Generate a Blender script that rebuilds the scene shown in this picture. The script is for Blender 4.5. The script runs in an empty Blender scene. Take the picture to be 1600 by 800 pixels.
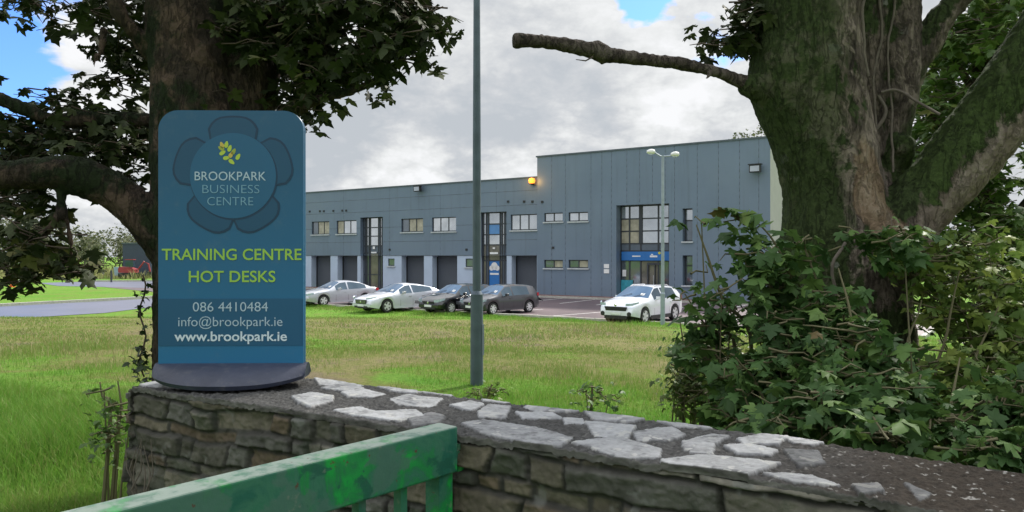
import bpy, math, random
import numpy as np
from mathutils import Vector, Matrix, Euler

# ------------------------------------------------------------------ camera
SC = bpy.context.scene
C = SC.collection
CAMZ = 2.9
F = 1150.0
cam_d = bpy.data.cameras.new('camera'); cam = bpy.data.objects.new('camera', cam_d); C.objects.link(cam)
cam.location = (0, 0, CAMZ); cam.rotation_euler = (math.radians(90), 0, 0)
cam_d.sensor_width = 36; cam_d.lens = F/1600*36; cam_d.clip_start = .05; cam_d.clip_end = 3000
SC.camera = cam

# ------------------------------------------------------------------ world, sun, exposure
SUN_EL, SUN_AZ = 44.0, 38.0          # azimuth from +Y (into the picture) towards +X (right)
W = bpy.data.worlds.new('World'); SC.world = W; W.use_nodes = True
nt = W.node_tree; nt.nodes.clear()
def wn(t, **k):
    n = nt.nodes.new(t)
    for a, b in k.items(): setattr(n, a, b)
    return n
def wl(a, b): nt.links.new(a, b)
out = wn('ShaderNodeOutputWorld'); bg = wn('ShaderNodeBackground'); bg.inputs['Strength'].default_value = .1
wl(bg.outputs[0], out.inputs[0])
sky = wn('ShaderNodeTexSky', sky_type='NISHITA', sun_disc=False)
sky.sun_elevation = math.radians(SUN_EL); sky.sun_rotation = math.radians(SUN_AZ)
sky.air_density = 1.0; sky.dust_density = .6; sky.ozone_density = 1.6
tc = wn('ShaderNodeTexCoord')
def wvec(op, a, b=None, s=None):
    n = wn('ShaderNodeVectorMath', operation=op)
    if isinstance(a, tuple): n.inputs[0].default_value = a
    else: wl(a, n.inputs[0])
    if b is not None:
        if isinstance(b, tuple): n.inputs[1].default_value = b
        else: wl(b, n.inputs[1])
    if s is not None: n.inputs['Scale'].default_value = s
    return n
def wmath(op, a, b=None, c=None, clamp=False):
    n = wn('ShaderNodeMath', operation=op); n.use_clamp = clamp
    for i, v in enumerate((a, b, c)):
        if v is None: continue
        if isinstance(v, (int, float)): n.inputs[i].default_value = v
        else: wl(v, n.inputs[i])
    return n.outputs[0]
def wsmooth(v, lo, hi, a=0., b=1.):
    n = wn('ShaderNodeMapRange', interpolation_type='SMOOTHSTEP'); wl(v, n.inputs[0])
    n.inputs[1].default_value = lo; n.inputs[2].default_value = hi; n.inputs[3].default_value = a; n.inputs[4].default_value = b
    return n.outputs[0]
def wnoise(vec, scale, detail, rough, dist=0., off=(0,0,0), st=(1,1,2.0)):
    m = wvec('MULTIPLY_ADD', vec, st); m.inputs[2].default_value = off
    n = wn('ShaderNodeTexNoise'); wl(m.outputs[0], n.inputs['Vector'])
    n.inputs['Scale'].default_value = scale; n.inputs['Detail'].default_value = detail
    n.inputs['Roughness'].default_value = rough; n.inputs['Distortion'].default_value = dist
    return n.outputs['Fac']
D = wvec('NORMALIZE', tc.outputs['Generated']).outputs[0]
def sdir(px, py):
    v = Vector(((px-800)/F, 1, (401-py)/F)).normalized(); return tuple(v)
def spot(px, py, r0, r1):
    d = wvec('DISTANCE', D, sdir(px, py)).outputs['Value']
    return wsmooth(d, r0, r1, 1., 0.)
big = wnoise(D, 2.6, 5, .5, .2, (3.1, 0, 1.7))
med = wnoise(D, 6.5, 8, .58, .35, (0, 5.2, 0))
fine = wnoise(D, 17., 8, .6, .2, (7, 1, 0))
vd = wvec('MULTIPLY_ADD', D, (1., 1., 1.7)); vd.inputs[2].default_value = (.3, .1, .2)
puff = wmath('SUBTRACT', wmath('ABSOLUTE', wmath('SUBTRACT', wnoise(D, 11., 5, .6, .1, (2.3, 4.1, .7), (1, 1, 1.7)), .5)), .07)
mix1 = wmath('ADD', wmath('MULTIPLY', big, .36), wmath('ADD', wmath('MULTIPLY', med, .41), wmath('MULTIPLY', fine, .23)))
sepd = wn('ShaderNodeSeparateXYZ'); wl(D, sepd.inputs[0])
mix1 = wmath('ADD', mix1, wmath('MULTIPLY', puff, wsmooth(sepd.outputs['Z'], .05, .34, .9, .4)))
# darker flat bases and brighter heads of particular clouds
shade = wmath('MULTIPLY', spot(880, 135, .02, .26), -.07)
shade = wmath('ADD', shade, wmath('MULTIPLY', spot(640, 215, .02, .16), -.05))
shade = wmath('ADD', shade, wmath('MULTIPLY', spot(650, 262, .01, .085), .15))
shade = wmath('ADD', shade, wmath('MULTIPLY', spot(790, 285, .01, .07), .13))
shade = wmath('ADD', shade, wmath('MULTIPLY', spot(570, 285, .01, .05), .08))
shade = wmath('ADD', shade, wmath('MULTIPLY', spot(880, 175, .005, .05), .10))
shade = wmath('ADD', shade, wmath('MULTIPLY', spot(540, 225, .01, .08), -.06))
shade = wmath('ADD', shade, wmath('MULTIPLY', spot(1060, 180, .01, .12), .08))
shade = wmath('ADD', shade, wmath('MULTIPLY', spot(130, 120, .03, .17), .13))
shade = wmath('ADD', shade, wmath('MULTIPLY', spot(940, 20, .02, .15), .06))
mix1 = wmath('ADD', mix1, shade)
ramp = wn('ShaderNodeValToRGB'); wl(mix1, ramp.inputs[0])
e = ramp.color_ramp.elements
e[0].position = .37; e[0].color = (.60, .63, .66, 1)
e[1].position = .45; e[1].color = (.69, .705, .72, 1)
x = e.new(.505); x.color = (.80, .805, .80, 1)
x = e.new(.56); x.color = (.92, .92, .90, 1)
x = e.new(.64); x.color = (1.06, 1.05, 1.04, 1)
sepn = wn('ShaderNodeSeparateXYZ'); wl(D, sepn.inputs[0])
cl = wvec('MULTIPLY', wvec('SCALE', ramp.outputs[0], s=5.6).outputs[0], (.98, 1., 1.03)).outputs[0]
# an overcast sky is brighter towards the zenith
zen = wn('ShaderNodeVectorMath', operation='SCALE'); wl(cl, zen.inputs[0]); wl(wsmooth(sepn.outputs['Z'], .36, .85, 1., 2.5), zen.inputs['Scale']); cl = zen.outputs[0]
lump = wmath('MULTIPLY', wmath('SUBTRACT', med, .5), 1.5)
lump = wmath('ADD', lump, wmath('MULTIPLY', wmath('SUBTRACT', fine, .5), .8))
bl = wmath('ADD', spot(-10, 30, .0, .21), wmath('MULTIPLY', spot(1013, -22, .0, .06), .95))
bl = wmath('ADD', bl, wmath('MULTIPLY', spot(30, 130, .0, .12), .75))
bl = wmath('ADD', bl, wmath('MULTIPLY', spot(360, 60, .0, .2), .2))
bl = wmath('SUBTRACT', bl, wmath('MULTIPLY', spot(100, 105, .0, .14), .85))
bl = wmath('ADD', bl, wsmooth(big, .60, .72, 0, .6))
blm = wsmooth(wmath('SUBTRACT', bl, lump), .34, .62)
hz = wvec('MULTIPLY', sky.outputs[0], (.62, .95, 1.55)).outputs[0]
mx = wn('ShaderNodeMix', data_type='RGBA'); wl(blm, mx.inputs[0]); wl(cl, mx.inputs[6]); wl(hz, mx.inputs[7])
wl(mx.outputs[2], bg.inputs['Color'])

sd = bpy.data.lights.new('sun', 'SUN'); so = bpy.data.objects.new('sun', sd); C.objects.link(so)
sd.energy = 3.4; sd.angle = math.radians(5); sd.color = (1, .95, .86)
_az, _el = math.radians(SUN_AZ), math.radians(SUN_EL)
_tosun = Vector((math.sin(_az)*math.cos(_el), math.cos(_az)*math.cos(_el), math.sin(_el)))
so.rotation_euler = _tosun.to_track_quat('Z', 'Y').to_euler(); so.location = (30, 30, 40)
SC.view_settings.view_transform = 'Standard'; SC.view_settings.look = 'None'
SC.view_settings.exposure = 0.72; SC.view_settings.gamma = 1; SC.view_settings.use_curve_mapping = False
SC.render.engine = 'CYCLES'
SC.cycles.max_bounces = 6; SC.cycles.transparent_max_bounces = 4

# ------------------------------------------------------------------ helpers
rng = np.random.default_rng(7)
random.seed(7)
def P(px, py, d): return np.array([(px-800)/F*d, d, CAMZ+(401-py)/F*d])
def G(px, py, z=0.0):
    d = (CAMZ-z)*F/(py-401); return ((px-800)/F*d, d)

def _hash(i, j, k, s):
    h = (i*374761393 + j*668265263 + k*2147483647 + s*1274126177) & 0xffffffff
    h = ((h ^ (h >> 13))*1274126177) & 0xffffffff
    h = h ^ (h >> 16)
    return (h & 0xffff)/65535.0
def vnoise(p, s=0):
    p = np.asarray(p, float); f = np.floor(p); t = p-f; t = t*t*(3-2*t)
    i = f.astype(np.int64); r = 0
    for dx in (0, 1):
        for dy in (0, 1):
            for dz in (0, 1):
                w = (t[..., 0] if dx else 1-t[..., 0])*(t[..., 1] if dy else 1-t[..., 1])*(t[..., 2] if dz else 1-t[..., 2])
                r = r + w*_hash(i[..., 0]+dx, i[..., 1]+dy, i[..., 2]+dz, s)
    return r*2-1
def fbm(p, oct=4, s=0, rough=.5):
    a, r, n = 1., 0, 0.
    p = np.asarray(p, float)
    for o in range(oct):
        r = r+a*vnoise(p*(2**o)+o*13.7, s+o); n += a; a *= rough
    return r/n
def sst(x, a, b):
    t = np.clip((x-a)/(b-a), 0, 1); return t*t*(3-2*t)

# materials ---------------------------------------------------------
def ramp_node(t, fac, stops):
    r = t.nodes.new('ShaderNodeValToRGB'); t.links.new(fac, r.inputs[0])
    e = r.color_ramp.elements
    e[0].position, e[0].color = stops[0][0], (*stops[0][1], 1)
    e[1].position, e[1].color = stops[1][0], (*stops[1][1], 1)
    for p, c in stops[2:]:
        q = e.new(p); q.color = (*c, 1)
    return r.outputs[0]
def noise_node(t, vec, scale, detail=6, rough=.55, dist=0, st=None):
    n = t.nodes.new('ShaderNodeTexNoise')
    if st:
        m = t.nodes.new('ShaderNodeMapping'); m.inputs['Scale'].default_value = st
        t.links.new(vec, m.inputs[0]); vec = m.outputs[0]
    t.links.new(vec, n.inputs['Vector'])
    n.inputs['Scale'].default_value = scale; n.inputs['Detail'].default_value = detail
    n.inputs['Roughness'].default_value = rough; n.inputs['Distortion'].default_value = dist
    return n.outputs['Fac']
def mixc(t, fac, a, b, mode='MIX'):
    m = t.nodes.new('ShaderNodeMix'); m.data_type = 'RGBA'; m.blend_type = mode
    for v, i in ((fac, 0), (a, 6), (b, 7)):
        if isinstance(v, (int, float)): m.inputs[i].default_value = v
        elif isinstance(v, tuple): m.inputs[i].default_value = (*v, 1)
        else: t.links.new(v, m.inputs[i])
    return m.outputs[2]
def mathn(t, op, a, b=None, clamp=False):
    n = t.nodes.new('ShaderNodeMath'); n.operation = op; n.use_clamp = clamp
    for i, v in enumerate((a, b)):
        if v is None: continue
        if isinstance(v, (int, float)): n.inputs[i].default_value = v
        else: t.links.new(v, n.inputs[i])
    return n.outputs[0]
def smoothn(t, v, lo, hi, a=0., b=1.):
    n = t.nodes.new('ShaderNodeMapRange'); n.interpolation_type = 'SMOOTHSTEP'; t.links.new(v, n.inputs[0])
    for i, q in enumerate((lo, hi, a, b)): n.inputs[i+1].default_value = q
    return n.outputs[0]
def bumpn(t, h, strength, dist):
    b = t.nodes.new('ShaderNodeBump'); b.inputs['Strength'].default_value = strength; b.inputs['Distance'].default_value = dist
    t.links.new(h, b.inputs['Height']); return b.outputs[0]
def newmat(name):
    m = bpy.data.materials.new(name); m.use_nodes = True; t = m.node_tree
    b = t.nodes['Principled BSDF']; co = t.nodes.new('ShaderNodeTexCoord')
    return m, t, b, co.outputs['Object']
def mat(name, col, rough=.5, metal=0., var=.12, vscale=3., bump=0., bscale=40., spec=.5, coat=0., dirt=None):
    m, t, b, oc = newmat(name)
    n = noise_node(t, oc, vscale, 6, .6)
    lo = tuple(c*(1-var) for c in col); hi = tuple(min(1, c*(1+var)) for c in col)
    c = ramp_node(t, n, [(.3, lo), (.7, hi)])
    if dirt:
        n2 = noise_node(t, oc, vscale*4, 8, .65)
        c = mixc(t, smoothn(t, n2, .52, .72, 0, dirt[1]), c, dirt[0])
    t.links.new(c, b.inputs['Base Color'])
    b.inputs['Roughness'].default_value = rough; b.inputs['Metallic'].default_value = metal
    b.inputs['Specular IOR Level'].default_value = spec; b.inputs['Coat Weight'].default_value = coat
    b.inputs['Coat Roughness'].default_value = .08
    if bump:
        t.links.new(bumpn(t, noise_node(t, oc, bscale, 8, .6), bump, .01), b.inputs['Normal'])
    return m
def emit(name, col, s):
    m, t, b, oc = newmat(name)
    b.inputs['Emission Color'].default_value = (*col, 1); b.inputs['Emission Strength'].default_value = s
    b.inputs['Base Color'].default_value = (*col, 1); return m

# objects -----------------------------------------------------------
def root_loc(o):
    v = Vector((0, 0, 0))
    while o is not None: v = v+o.location; o = o.parent
    return np.array(v)
def tag(o, label=None, cat=None, group=None, kind=None):
    if label: o['label'] = label
    if cat: o['category'] = cat
    if group: o['group'] = group
    if kind: o['kind'] = kind
    return o
def thing(name, label, cat, loc=(0, 0, 0), rz=0., group=None):
    o = bpy.data.objects.new(name, None); C.objects.link(o); o.empty_display_size = .2
    o.location = loc; o.rotation_euler = (0, 0, rz)
    return tag(o, label, cat, group)
def mk(name, V, Fc, m, parent=None, world=True, smooth=False, attrs=None, sharp=None):
    V = np.asarray(V, float)
    if parent is not None and world: V = V-root_loc(parent)
    me = bpy.data.meshes.new(name)
    if isinstance(Fc, np.ndarray):
        n, k = Fc.shape
        me.vertices.add(len(V)); me.vertices.foreach_set('co', V.astype(np.float32).ravel())
        me.loops.add(n*k); me.loops.foreach_set('vertex_index', Fc.astype(np.int32).ravel())
        me.polygons.add(n); me.polygons.foreach_set('loop_start', (np.arange(n)*k).astype(np.int32))
        me.update(calc_edges=True)
    else:
        me.from_pydata([tuple(v) for v in V], [], Fc); me.update()
    if smooth:
        me.polygons.foreach_set('use_smooth', np.ones(len(me.polygons), bool))
        if sharp: me.set_sharp_from_angle(angle=math.radians(sharp))
    me.materials.append(m)
    for an, av in (attrs or {}).items():
        av = np.asarray(av, np.float32)
        if av.ndim == 1:
            a = me.attributes.new(an, 'FLOAT', 'POINT'); a.data.foreach_set('value', av)
        else:
            a = me.attributes.new(an, 'FLOAT_COLOR', 'POINT'); a.data.foreach_set('color', np.c_[av, np.ones(len(av))].astype(np.float32).ravel())
    o = bpy.data.objects.new(name, me); C.objects.link(o)
    if parent is not None: o.parent = parent
    return o
def place(o):
    """move a top-level mesh's origin to its base centre"""
    n = len(o.data.vertices); a = np.empty(n*3, np.float32); o.data.vertices.foreach_get('co', a); a = a.reshape(-1, 3)
    c = np.array([(a[:, 0].min()+a[:, 0].max())/2, (a[:, 1].min()+a[:, 1].max())/2, a[:, 2].min()])
    o.data.vertices.foreach_set('co', (a-c).astype(np.float32).ravel()); o.data.update(); o.location = c
    return o

def mkm(name, parts, parent=None, world=True):
    """one mesh from several (verts, faces, material, rnd or None) lots, each lot with faces of one size"""
    me = bpy.data.meshes.new(name); Vs, L, ST, MI, R = [], [], [], [], []; vo = lo = 0
    for i, (V, Fc, m, r) in enumerate(parts):
        V = np.asarray(V, float).reshape(-1, 3); Fc = np.asarray(Fc, int); n, k = Fc.shape
        Vs.append(V); L.append((Fc+vo).ravel()); ST.append(lo+np.arange(n)*k); MI.append(np.full(n, i)); R.append(np.full(len(V), .5) if r is None else r)
        vo += len(V); lo += n*k; me.materials.append(m)
    V = np.concatenate(Vs); V = V-root_loc(parent) if (parent is not None and world) else V
    L = np.concatenate(L); ST = np.concatenate(ST); MI = np.concatenate(MI); R = np.concatenate(R)
    me.vertices.add(len(V)); me.vertices.foreach_set('co', V.astype(np.float32).ravel())
    me.loops.add(len(L)); me.loops.foreach_set('vertex_index', L.astype(np.int32))
    me.polygons.add(len(ST)); me.polygons.foreach_set('loop_start', ST.astype(np.int32)); me.polygons.foreach_set('material_index', MI.astype(np.int32))
    me.update(calc_edges=True)
    a = me.attributes.new('rnd', 'FLOAT', 'POINT'); a.data.foreach_set('value', R.astype(np.float32))
    o = bpy.data.objects.new(name, me); C.objects.link(o)
    if parent is not None: o.parent = parent
    return o
class MB:
    def __init__(s): s.v = []; s.f = []
    def add(s, V, Fc):
        b = len(s.v); s.v += [tuple(map(float, v)) for v in V]; s.f += [tuple(int(i)+b for i in f) for f in Fc]; return s
    def box(s, x0, x1, y0, y1, z0, z1, rz=0, o=(0, 0, 0)):
        V = [(x, y, z) for z in (z0, z1) for y in (y0, y1) for x in (x0, x1)]
        if rz:
            c, q = math.cos(rz), math.sin(rz); V = [(x*c-y*q, x*q+y*c, z) for x, y, z in V]
        V = [(x+o[0], y+o[1], z+o[2]) for x, y, z in V]
        return s.add(V, [(0, 2, 3, 1), (4, 5, 7, 6), (0, 1, 5, 4), (2, 6, 7, 3), (0, 4, 6, 2), (1, 3, 7, 5)])
    def tube(s, pts, rad, n=10, cap=True):
        pts = [Vector(p) for p in pts]
        if not hasattr(rad, '__len__'): rad = [rad]*len(pts)
        rings = []; V = []
        up = Vector((0, 0, 1)); prev = None
        for i, p in enumerate(pts):
            d = (pts[min(i+1, len(pts)-1)]-pts[max(i-1, 0)]).normalized()
            a = prev if prev is not None else (Vector((1, 0, 0)) if abs(d.z) > .9 else up)
            u = (a-d*a.dot(d)).normalized(); w = d.cross(u); prev = u
            for k in range(n):
                t = 2*math.pi*k/n; V.append(p+(u*math.cos(t)+w*math.sin(t))*rad[i])
        Fc = []
        for i in range(len(pts)-1):
            for k in range(n):
                Fc.append((i*n+k, i*n+(k+1) % n, (i+1)*n+(k+1) % n, (i+1)*n+k))
        if cap:
            Fc.append(tuple(range(n-1, -1, -1))); Fc.append(tuple((len(pts)-1)*n+k for k in range(n)))
        return s.add(V, Fc)
    def lathe(s, prof, n=24, axis='z', o=(0, 0, 0)):
        V = []; Fc = []
        for r, h in prof:
            for k in range(n):
                t = 2*math.pi*k/n; a, b = r*math.cos(t), r*math.sin(t)
                q = (a, b, h) if axis == 'z' else ((a, h, b) if axis == 'y' else (h, a, b))
                V.append((q[0]+o[0], q[1]+o[1], q[2]+o[2]))
        for i in range(len(prof)-1):
            for k in range(n): Fc.append((i*n+k, i*n+(k+1) % n, (i+1)*n+(k+1) % n, (i+1)*n+k))
        return s.add(V, Fc)
    def extrude(s, poly, z0, z1, ax='z'):
        n = len(poly)
        def q(a, b, h): return (a, b, h) if ax == 'z' else ((a, h, b) if ax == 'y' else (h, a, b))
        V = [q(a, b, z0) for a, b in poly]+[q(a, b, z1) for a, b in poly]
        Fc = [tuple(range(n-1, -1, -1)), tuple(range(n, 2*n))]+[(i, (i+1) % n, n+(i+1) % n, n+i) for i in range(n)]
        return s.add(V, Fc)
    def build(s, name, m, parent=None, world=True, smooth=False, sharp=30):
        return mk(name, s.v, s.f, m, parent, world, smooth, sharp=sharp if smooth else None)

# leaves ------------------------------------------------------------
def leaf_tmpl(r):
    pts = r+[(-x, y) for x, y in r[-2:0:-1]]
    P2 = np.array([(0, .25)]+pts); n = len(pts)
    T = np.array([(0, 1+i, 1+(i+1) % n) for i in range(n)])
    z = -.22*np.abs(P2[:, 0])-.18*P2[:, 1]**2+.05*np.sin(P2[:, 0]*9)
    return np.c_[P2, z], T
LEAF = leaf_tmpl([(0, -.1), (.2, -.24), (.42, -.2), (.33, -.0), (.55, .06), (.72, .32), (.48, .3), (.29, .27), (.35, .5), (.17, .62), (0, .95)])
LEAFM = leaf_tmpl([(0, -.1), (.4, -.22), (.32, .04), (.7, .3), (.27, .29), (.26, .55), (0, .95)])
LEAFS = leaf_tmpl([(0, -.3), (.4, .1), (.3, .5), (0, .9)])
def leaves(pos, size, tmpl=LEAF, droop=.6, rg=rng, flat=.7):
    """vertex and triangle arrays of many leaves; pos (n,3), size scalar or (n,)"""
    n = len(pos); T, Fc = tmpl
    a = rg.uniform(0, 2*np.pi, n)
    d = np.c_[np.cos(a), np.sin(a), -droop+rg.normal(0, .45, n)]; d /= np.linalg.norm(d, axis=1)[:, None]
    nn = np.c_[rg.normal(0, 1-flat+.15, n), rg.normal(0, 1-flat+.15, n), np.ones(n)]
    s = np.cross(d, nn); s /= np.linalg.norm(s, axis=1)[:, None]; nn = np.cross(s, d)
    size = np.broadcast_to(size, n)*rg.uniform(.42, 1.15, n)
    V = pos[:, None, :]+size[:, None, None]*(T[None, :, 0, None]*s[:, None]+T[None, :, 1, None]*d[:, None]+T[None, :, 2, None]*rg.uniform(.2, 2.6, n)[:, None, None]*nn[:, None])
    k = len(T)
    Fa = (Fc[None]+(np.arange(n)*k)[:, None, None]).reshape(-1, 3)
    rn = np.repeat(rg.uniform(0, 1, n), k)
    return V.reshape(-1, 3), Fa, rn
def cat(parts):
    Vs, Fs, Rs, o = [], [], [], 0
    for v, f, r in parts:
        Vs.append(v); Fs.append(f+o); Rs.append(r); o += len(v)
    return np.concatenate(Vs), np.concatenate(Fs), np.concatenate(Rs)
def leafmat(name, lo, mid, hi, trans=.25, rough=.5, dead=None, gloss=.4):
    m, t, b, oc = newmat(name)
    at = t.nodes.new('ShaderNodeAttribute'); at.attribute_name = 'rnd'
    n = noise_node(t, oc, 1.1, 3, .6)
    f = mathn(t, 'ADD', mathn(t, 'MULTIPLY', at.outputs['Fac'], .6), mathn(t, 'MULTIPLY', n, .4))
    st = [(.12, lo), (.5, mid), (.80, hi)]
    if dead: st.append((.84, dead))
    c = ramp_node(t, f, st)
    c = mixc(t, mathn(t, 'MULTIPLY', noise_node(t, oc, 60, 4, .6), .35), c, lo)
    t.links.new(c, b.inputs['Base Color']); b.inputs['Roughness'].default_value = rough
    b.inputs['Specular IOR Level'].default_value = gloss
    tr = t.nodes.new('ShaderNodeBsdfTranslucent'); t.links.new(c, tr.inputs[0])
    mx = t.nodes.new('ShaderNodeMixShader'); mx.inputs[0].default_value = trans
    o = t.nodes['Material Output']; t.links.new(b.outputs[0], mx.inputs[1]); t.links.new(tr.outputs[0], mx.inputs[2]); t.links.new(mx.outputs[0], o.inputs[0])
    return m
def spline(pts, rad, k=6):
    """Catmull-Rom through 3D points and radii"""
    p = np.c_[np.asarray(pts, float), np.asarray(rad, float)]
    p = np.vstack([2*p[0]-p[1], p, 2*p[-1]-p[-2]]); o = []
    for i in range(1, len(p)-2):
        for t in np.linspace(0, 1, k, endpoint=False):
            o.append(.5*((2*p[i])+(-p[i-1]+p[i+1])*t+(2*p[i-1]-5*p[i]+4*p[i+1]-p[i+2])*t*t+(-p[i-1]+3*p[i]-3*p[i+1]+p[i+2])*t**3))
    o.append(p[-2]); o = np.array(o); return o[:, :3], o[:, 3]
def remeshed(mb, voxel, smooth_it=6, disp=None):
    """merge the limbs of a tree into one skin; returns verts, faces (quads)"""
    me = bpy.data.meshes.new('tmp'); me.from_pydata(mb.v, [], mb.f); me.update()
    o = bpy.data.objects.new('tmp', me); C.objects.link(o)
    r = o.modifiers.new('r', 'REMESH'); r.mode = 'VOXEL'; r.voxel_size = voxel
    if smooth_it:
        s = o.modifiers.new('s', 'SMOOTH'); s.iterations = smooth_it; s.factor = .5
    dg = bpy.context.evaluated_depsgraph_get(); ev = o.evaluated_get(dg); m2 = ev.to_mesh()
    n = len(m2.vertices); V = np.empty(n*3, np.float32); m2.vertices.foreach_get('co', V); V = V.reshape(-1, 3).astype(float)
    N = np.empty(n*3, np.float32); m2.vertices.foreach_get('normal', N); N = N.reshape(-1, 3).astype(float)
    Fc = [tuple(p.vertices) for p in m2.polygons]
    ev.to_mesh_clear(); bpy.data.objects.remove(o); bpy.data.meshes.remove(me)
    if all(len(f) == 4 for f in Fc): Fc = np.array(Fc)
    if disp is not None: V = V+N*disp(V, N)[:, None]
    return V, Fc
# ------------------------------------------------------------------ terrain
def ground_z(X, Y):
    X = np.asarray(X, float); Y = np.asarray(Y, float)
    e1 = (35.6-.665*X-Y)*.833; e2 = 34.5-Y
    k = 2.0; e = -k*np.log(np.exp(-np.clip(e1, -60, 60)/k)+np.exp(-np.clip(e2, -60, 60)/k))
    ez = np.clip(e, 0, 30)
    z = 1.28*(1-np.exp(-ez/13.))/(1-math.exp(-27/13.))
    z = z*1.0+.03*fbm(np.stack([X*.35, Y*.35, X*0], -1), 3, 5)*sst(ez, .5, 4)
    far = sst(Y, 80, 130)*.5
    return z-.03+far*(X < 400)
def ground_colour(m):
    m_, t, b, oc = newmat(m)
    return m_, t, b, oc
def grass_colour(t, oc):
    sx = t.nodes.new('ShaderNodeSeparateXYZ'); t.links.new(oc, sx.inputs[0])
    n1 = noise_node(t, oc, .28, 6, .62, .5); n2 = noise_node(t, oc, 1.7, 6, .6)
    n3 = noise_node(t, oc, 14, 6, .6)
    # dry, mown belt across the middle of the field, greener towards kerb and wall
    yy = sx.outputs['Y']
    yw = mathn(t, 'ADD', mathn(t, 'ADD', yy, mathn(t, 'MULTIPLY', sx.outputs['X'], .3)), mathn(t, 'MULTIPLY', mathn(t, 'SUBTRACT', n1, .5), 16.))
    dry = mathn(t, 'MULTIPLY', smoothn(t, yw, 6.5, 13.), smoothn(t, yw, 22, 34, 1, 0))
    dry = mathn(t, 'MULTIPLY', dry, smoothn(t, sx.outputs['X'], 1., 8., 1, .45))
    f = mathn(t, 'ADD', mathn(t, 'MULTIPLY', n1, .9), mathn(t, 'MULTIPLY', n2, .5))
    f = mathn(t, 'ADD', f, mathn(t, 'MULTIPLY', dry, .25))
    c = ramp_node(t, mathn(t, 'SUBTRACT', f, .3), [(.24, (.11, .28, .028)), (.42, (.17, .32, .045)), (.56, (.20, .22, .062)), (.70, (.27, .24, .11)), (.78, (.24, .19, .125))])
    c = mixc(t, smoothn(t, n3, .3, .7, .0, .45), c, (.06, .10, .02))
    return c, n1, n2, n3
gm, t, b, oc = newmat('field_grass_ground')
c, n1, n2, n3 = grass_colour(t, oc)
t.links.new(c, b.inputs['Base Color']); b.inputs['Roughness'].default_value = .95; b.inputs['Specular IOR Level'].default_value = .1
t.links.new(bumpn(t, noise_node(t, oc, 9, 10, .75), 1., .12), b.inputs['Normal'])
xs = np.unique(np.concatenate([np.linspace(-12, 12, 97), -12-np.geomspace(.3, 1200, 46), 12+np.geomspace(.3, 1200, 46)]))
ys = np.unique(np.concatenate([np.linspace(-8, 46, 190), -8-np.geomspace(.5, 300, 14), 46+np.geomspace(.5, 1500, 44)]))
XX, YY = np.meshgrid(xs, ys); ZZ = ground_z(XX, YY)
nx, ny = len(xs), len(ys)
ii = (np.arange(ny-1)[:, None]*nx+np.arange(nx-1)[None]).ravel()
tag(mk('ground', np.stack([XX, YY, ZZ], -1).reshape(-1, 3), np.stack([ii, ii+1, ii+nx+1, ii+nx], 1), gm, smooth=True), kind='structure')

def sheet(name, poly, z, m, n=1):
    """flat polygon in world XY"""
    o = mk(name, [(x, y, z) for x, y in poly], [tuple(range(len(poly)))], m)
    return tag(o, kind='structure')
def asph(name, col, rough=.6, line=None):
    m, t, b, oc = newmat(name)
    n = noise_node(t, oc, .35, 6, .6, .4); n2 = noise_node(t, oc, 30, 6, .7)
    c = ramp_node(t, n, [(.3, tuple(q*.75 for q in col)), (.7, tuple(q*1.25 for q in col))])
    c = mixc(t, smoothn(t, n2, .4, .75, 0, .5), c, tuple(q*1.7 for q in col))
    t.links.new(c, b.inputs['Base Color'])
    t.links.new(ramp_node(t, n, [(.35, (rough*.75,)*3), (.65, (rough,)*3)]), b.inputs['Roughness'])
    t.links.new(bumpn(t, n2, .4, .01), b.inputs['Normal']); return m
tarmac = asph('car_park_tarmac', (.095, .066, .074), .6)
road_m = asph('road_tarmac', (.10, .105, .15), .5)
DU = np.array([.8384, -.5451]); DN = np.array([.5451, .8384]); P0 = np.array([1.87, 53.7])
def bp(u, d): return tuple(P0+u*DU+d*DN)
# car park lies between the field edge and the building, parallel to both
EDGE = -14.6     # field edge, metres in front of the facade
def edge_pt(X): return (X, 35.6-.665*X)
cp = [edge_pt(-14), edge_pt(24), bp(75, -14.9), bp(75, 30), bp(17.5, 30), bp(17.5, .2), bp(-32, .2), bp(-32, -15)]
cp = [edge_pt(-15.5), edge_pt(14.5), (19.5, 33), (21, 45), (27, 60), bp(17.4, 16), bp(17.4, .05), bp(-42, .05), bp(-42, -9)]
sheet('car_park_surface', cp, -.014, tarmac)
# left roads
def gp(l, z=0.): return [G(x, y, z) for x, y in l]
sheet('road', gp([(-400, 521), (0, 499.5), (165, 489.5), (240, 480), (330, 473), (330, 462), (240, 467), (0, 479.5), (-400, 500)]), -.010, road_m)
sheet('side_road', gp([(60, 443), (90, 447.5), (160, 449), (240, 451), (360, 453), (360, 443), (240, 440.5), (130, 441)]), -.010, road_m)
kerb_m = mat('concrete_kerb', (.42, .41, .37), .85, var=.2, vscale=8, bump=.3)
def kerb(name, pts, w=.15, h=.12, z=0.):
    mb = MB()
    for (a, b_) in zip(pts[:-1], pts[1:]):
        a = np.array(a); b_ = np.array(b_); L = np.linalg.norm(b_-a); ang = math.atan2(b_[1]-a[1], b_[0]-a[0])
        n = max(1, int(L/.92))
        for i in range(n):
            mb.box(i*L/n+.005, (i+1)*L/n-.005, -w/2, w/2, -.1, h+random.uniform(-.006, .006), ang, (a[0], a[1], z))
    return tag(mb.build(name, kerb_m), kind='structure')
kerb('road_kerb', gp([(-400, 499.5), (0, 479), (240, 466.5), (330, 461.5)]), .3, .14)
kerb('side_road_kerb', gp([(130, 440.8), (240, 440.3), (360, 442.8)]), .3, .14)
kerb('car_park_kerb', [edge_pt(-15.5), edge_pt(14.5), (19.5, 33), (21, 45), (27, 60)], .15, .1)
kerb('building_kerb', [bp(-30, -1.6), bp(17.3, -1.6)], .15, .12)
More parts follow.
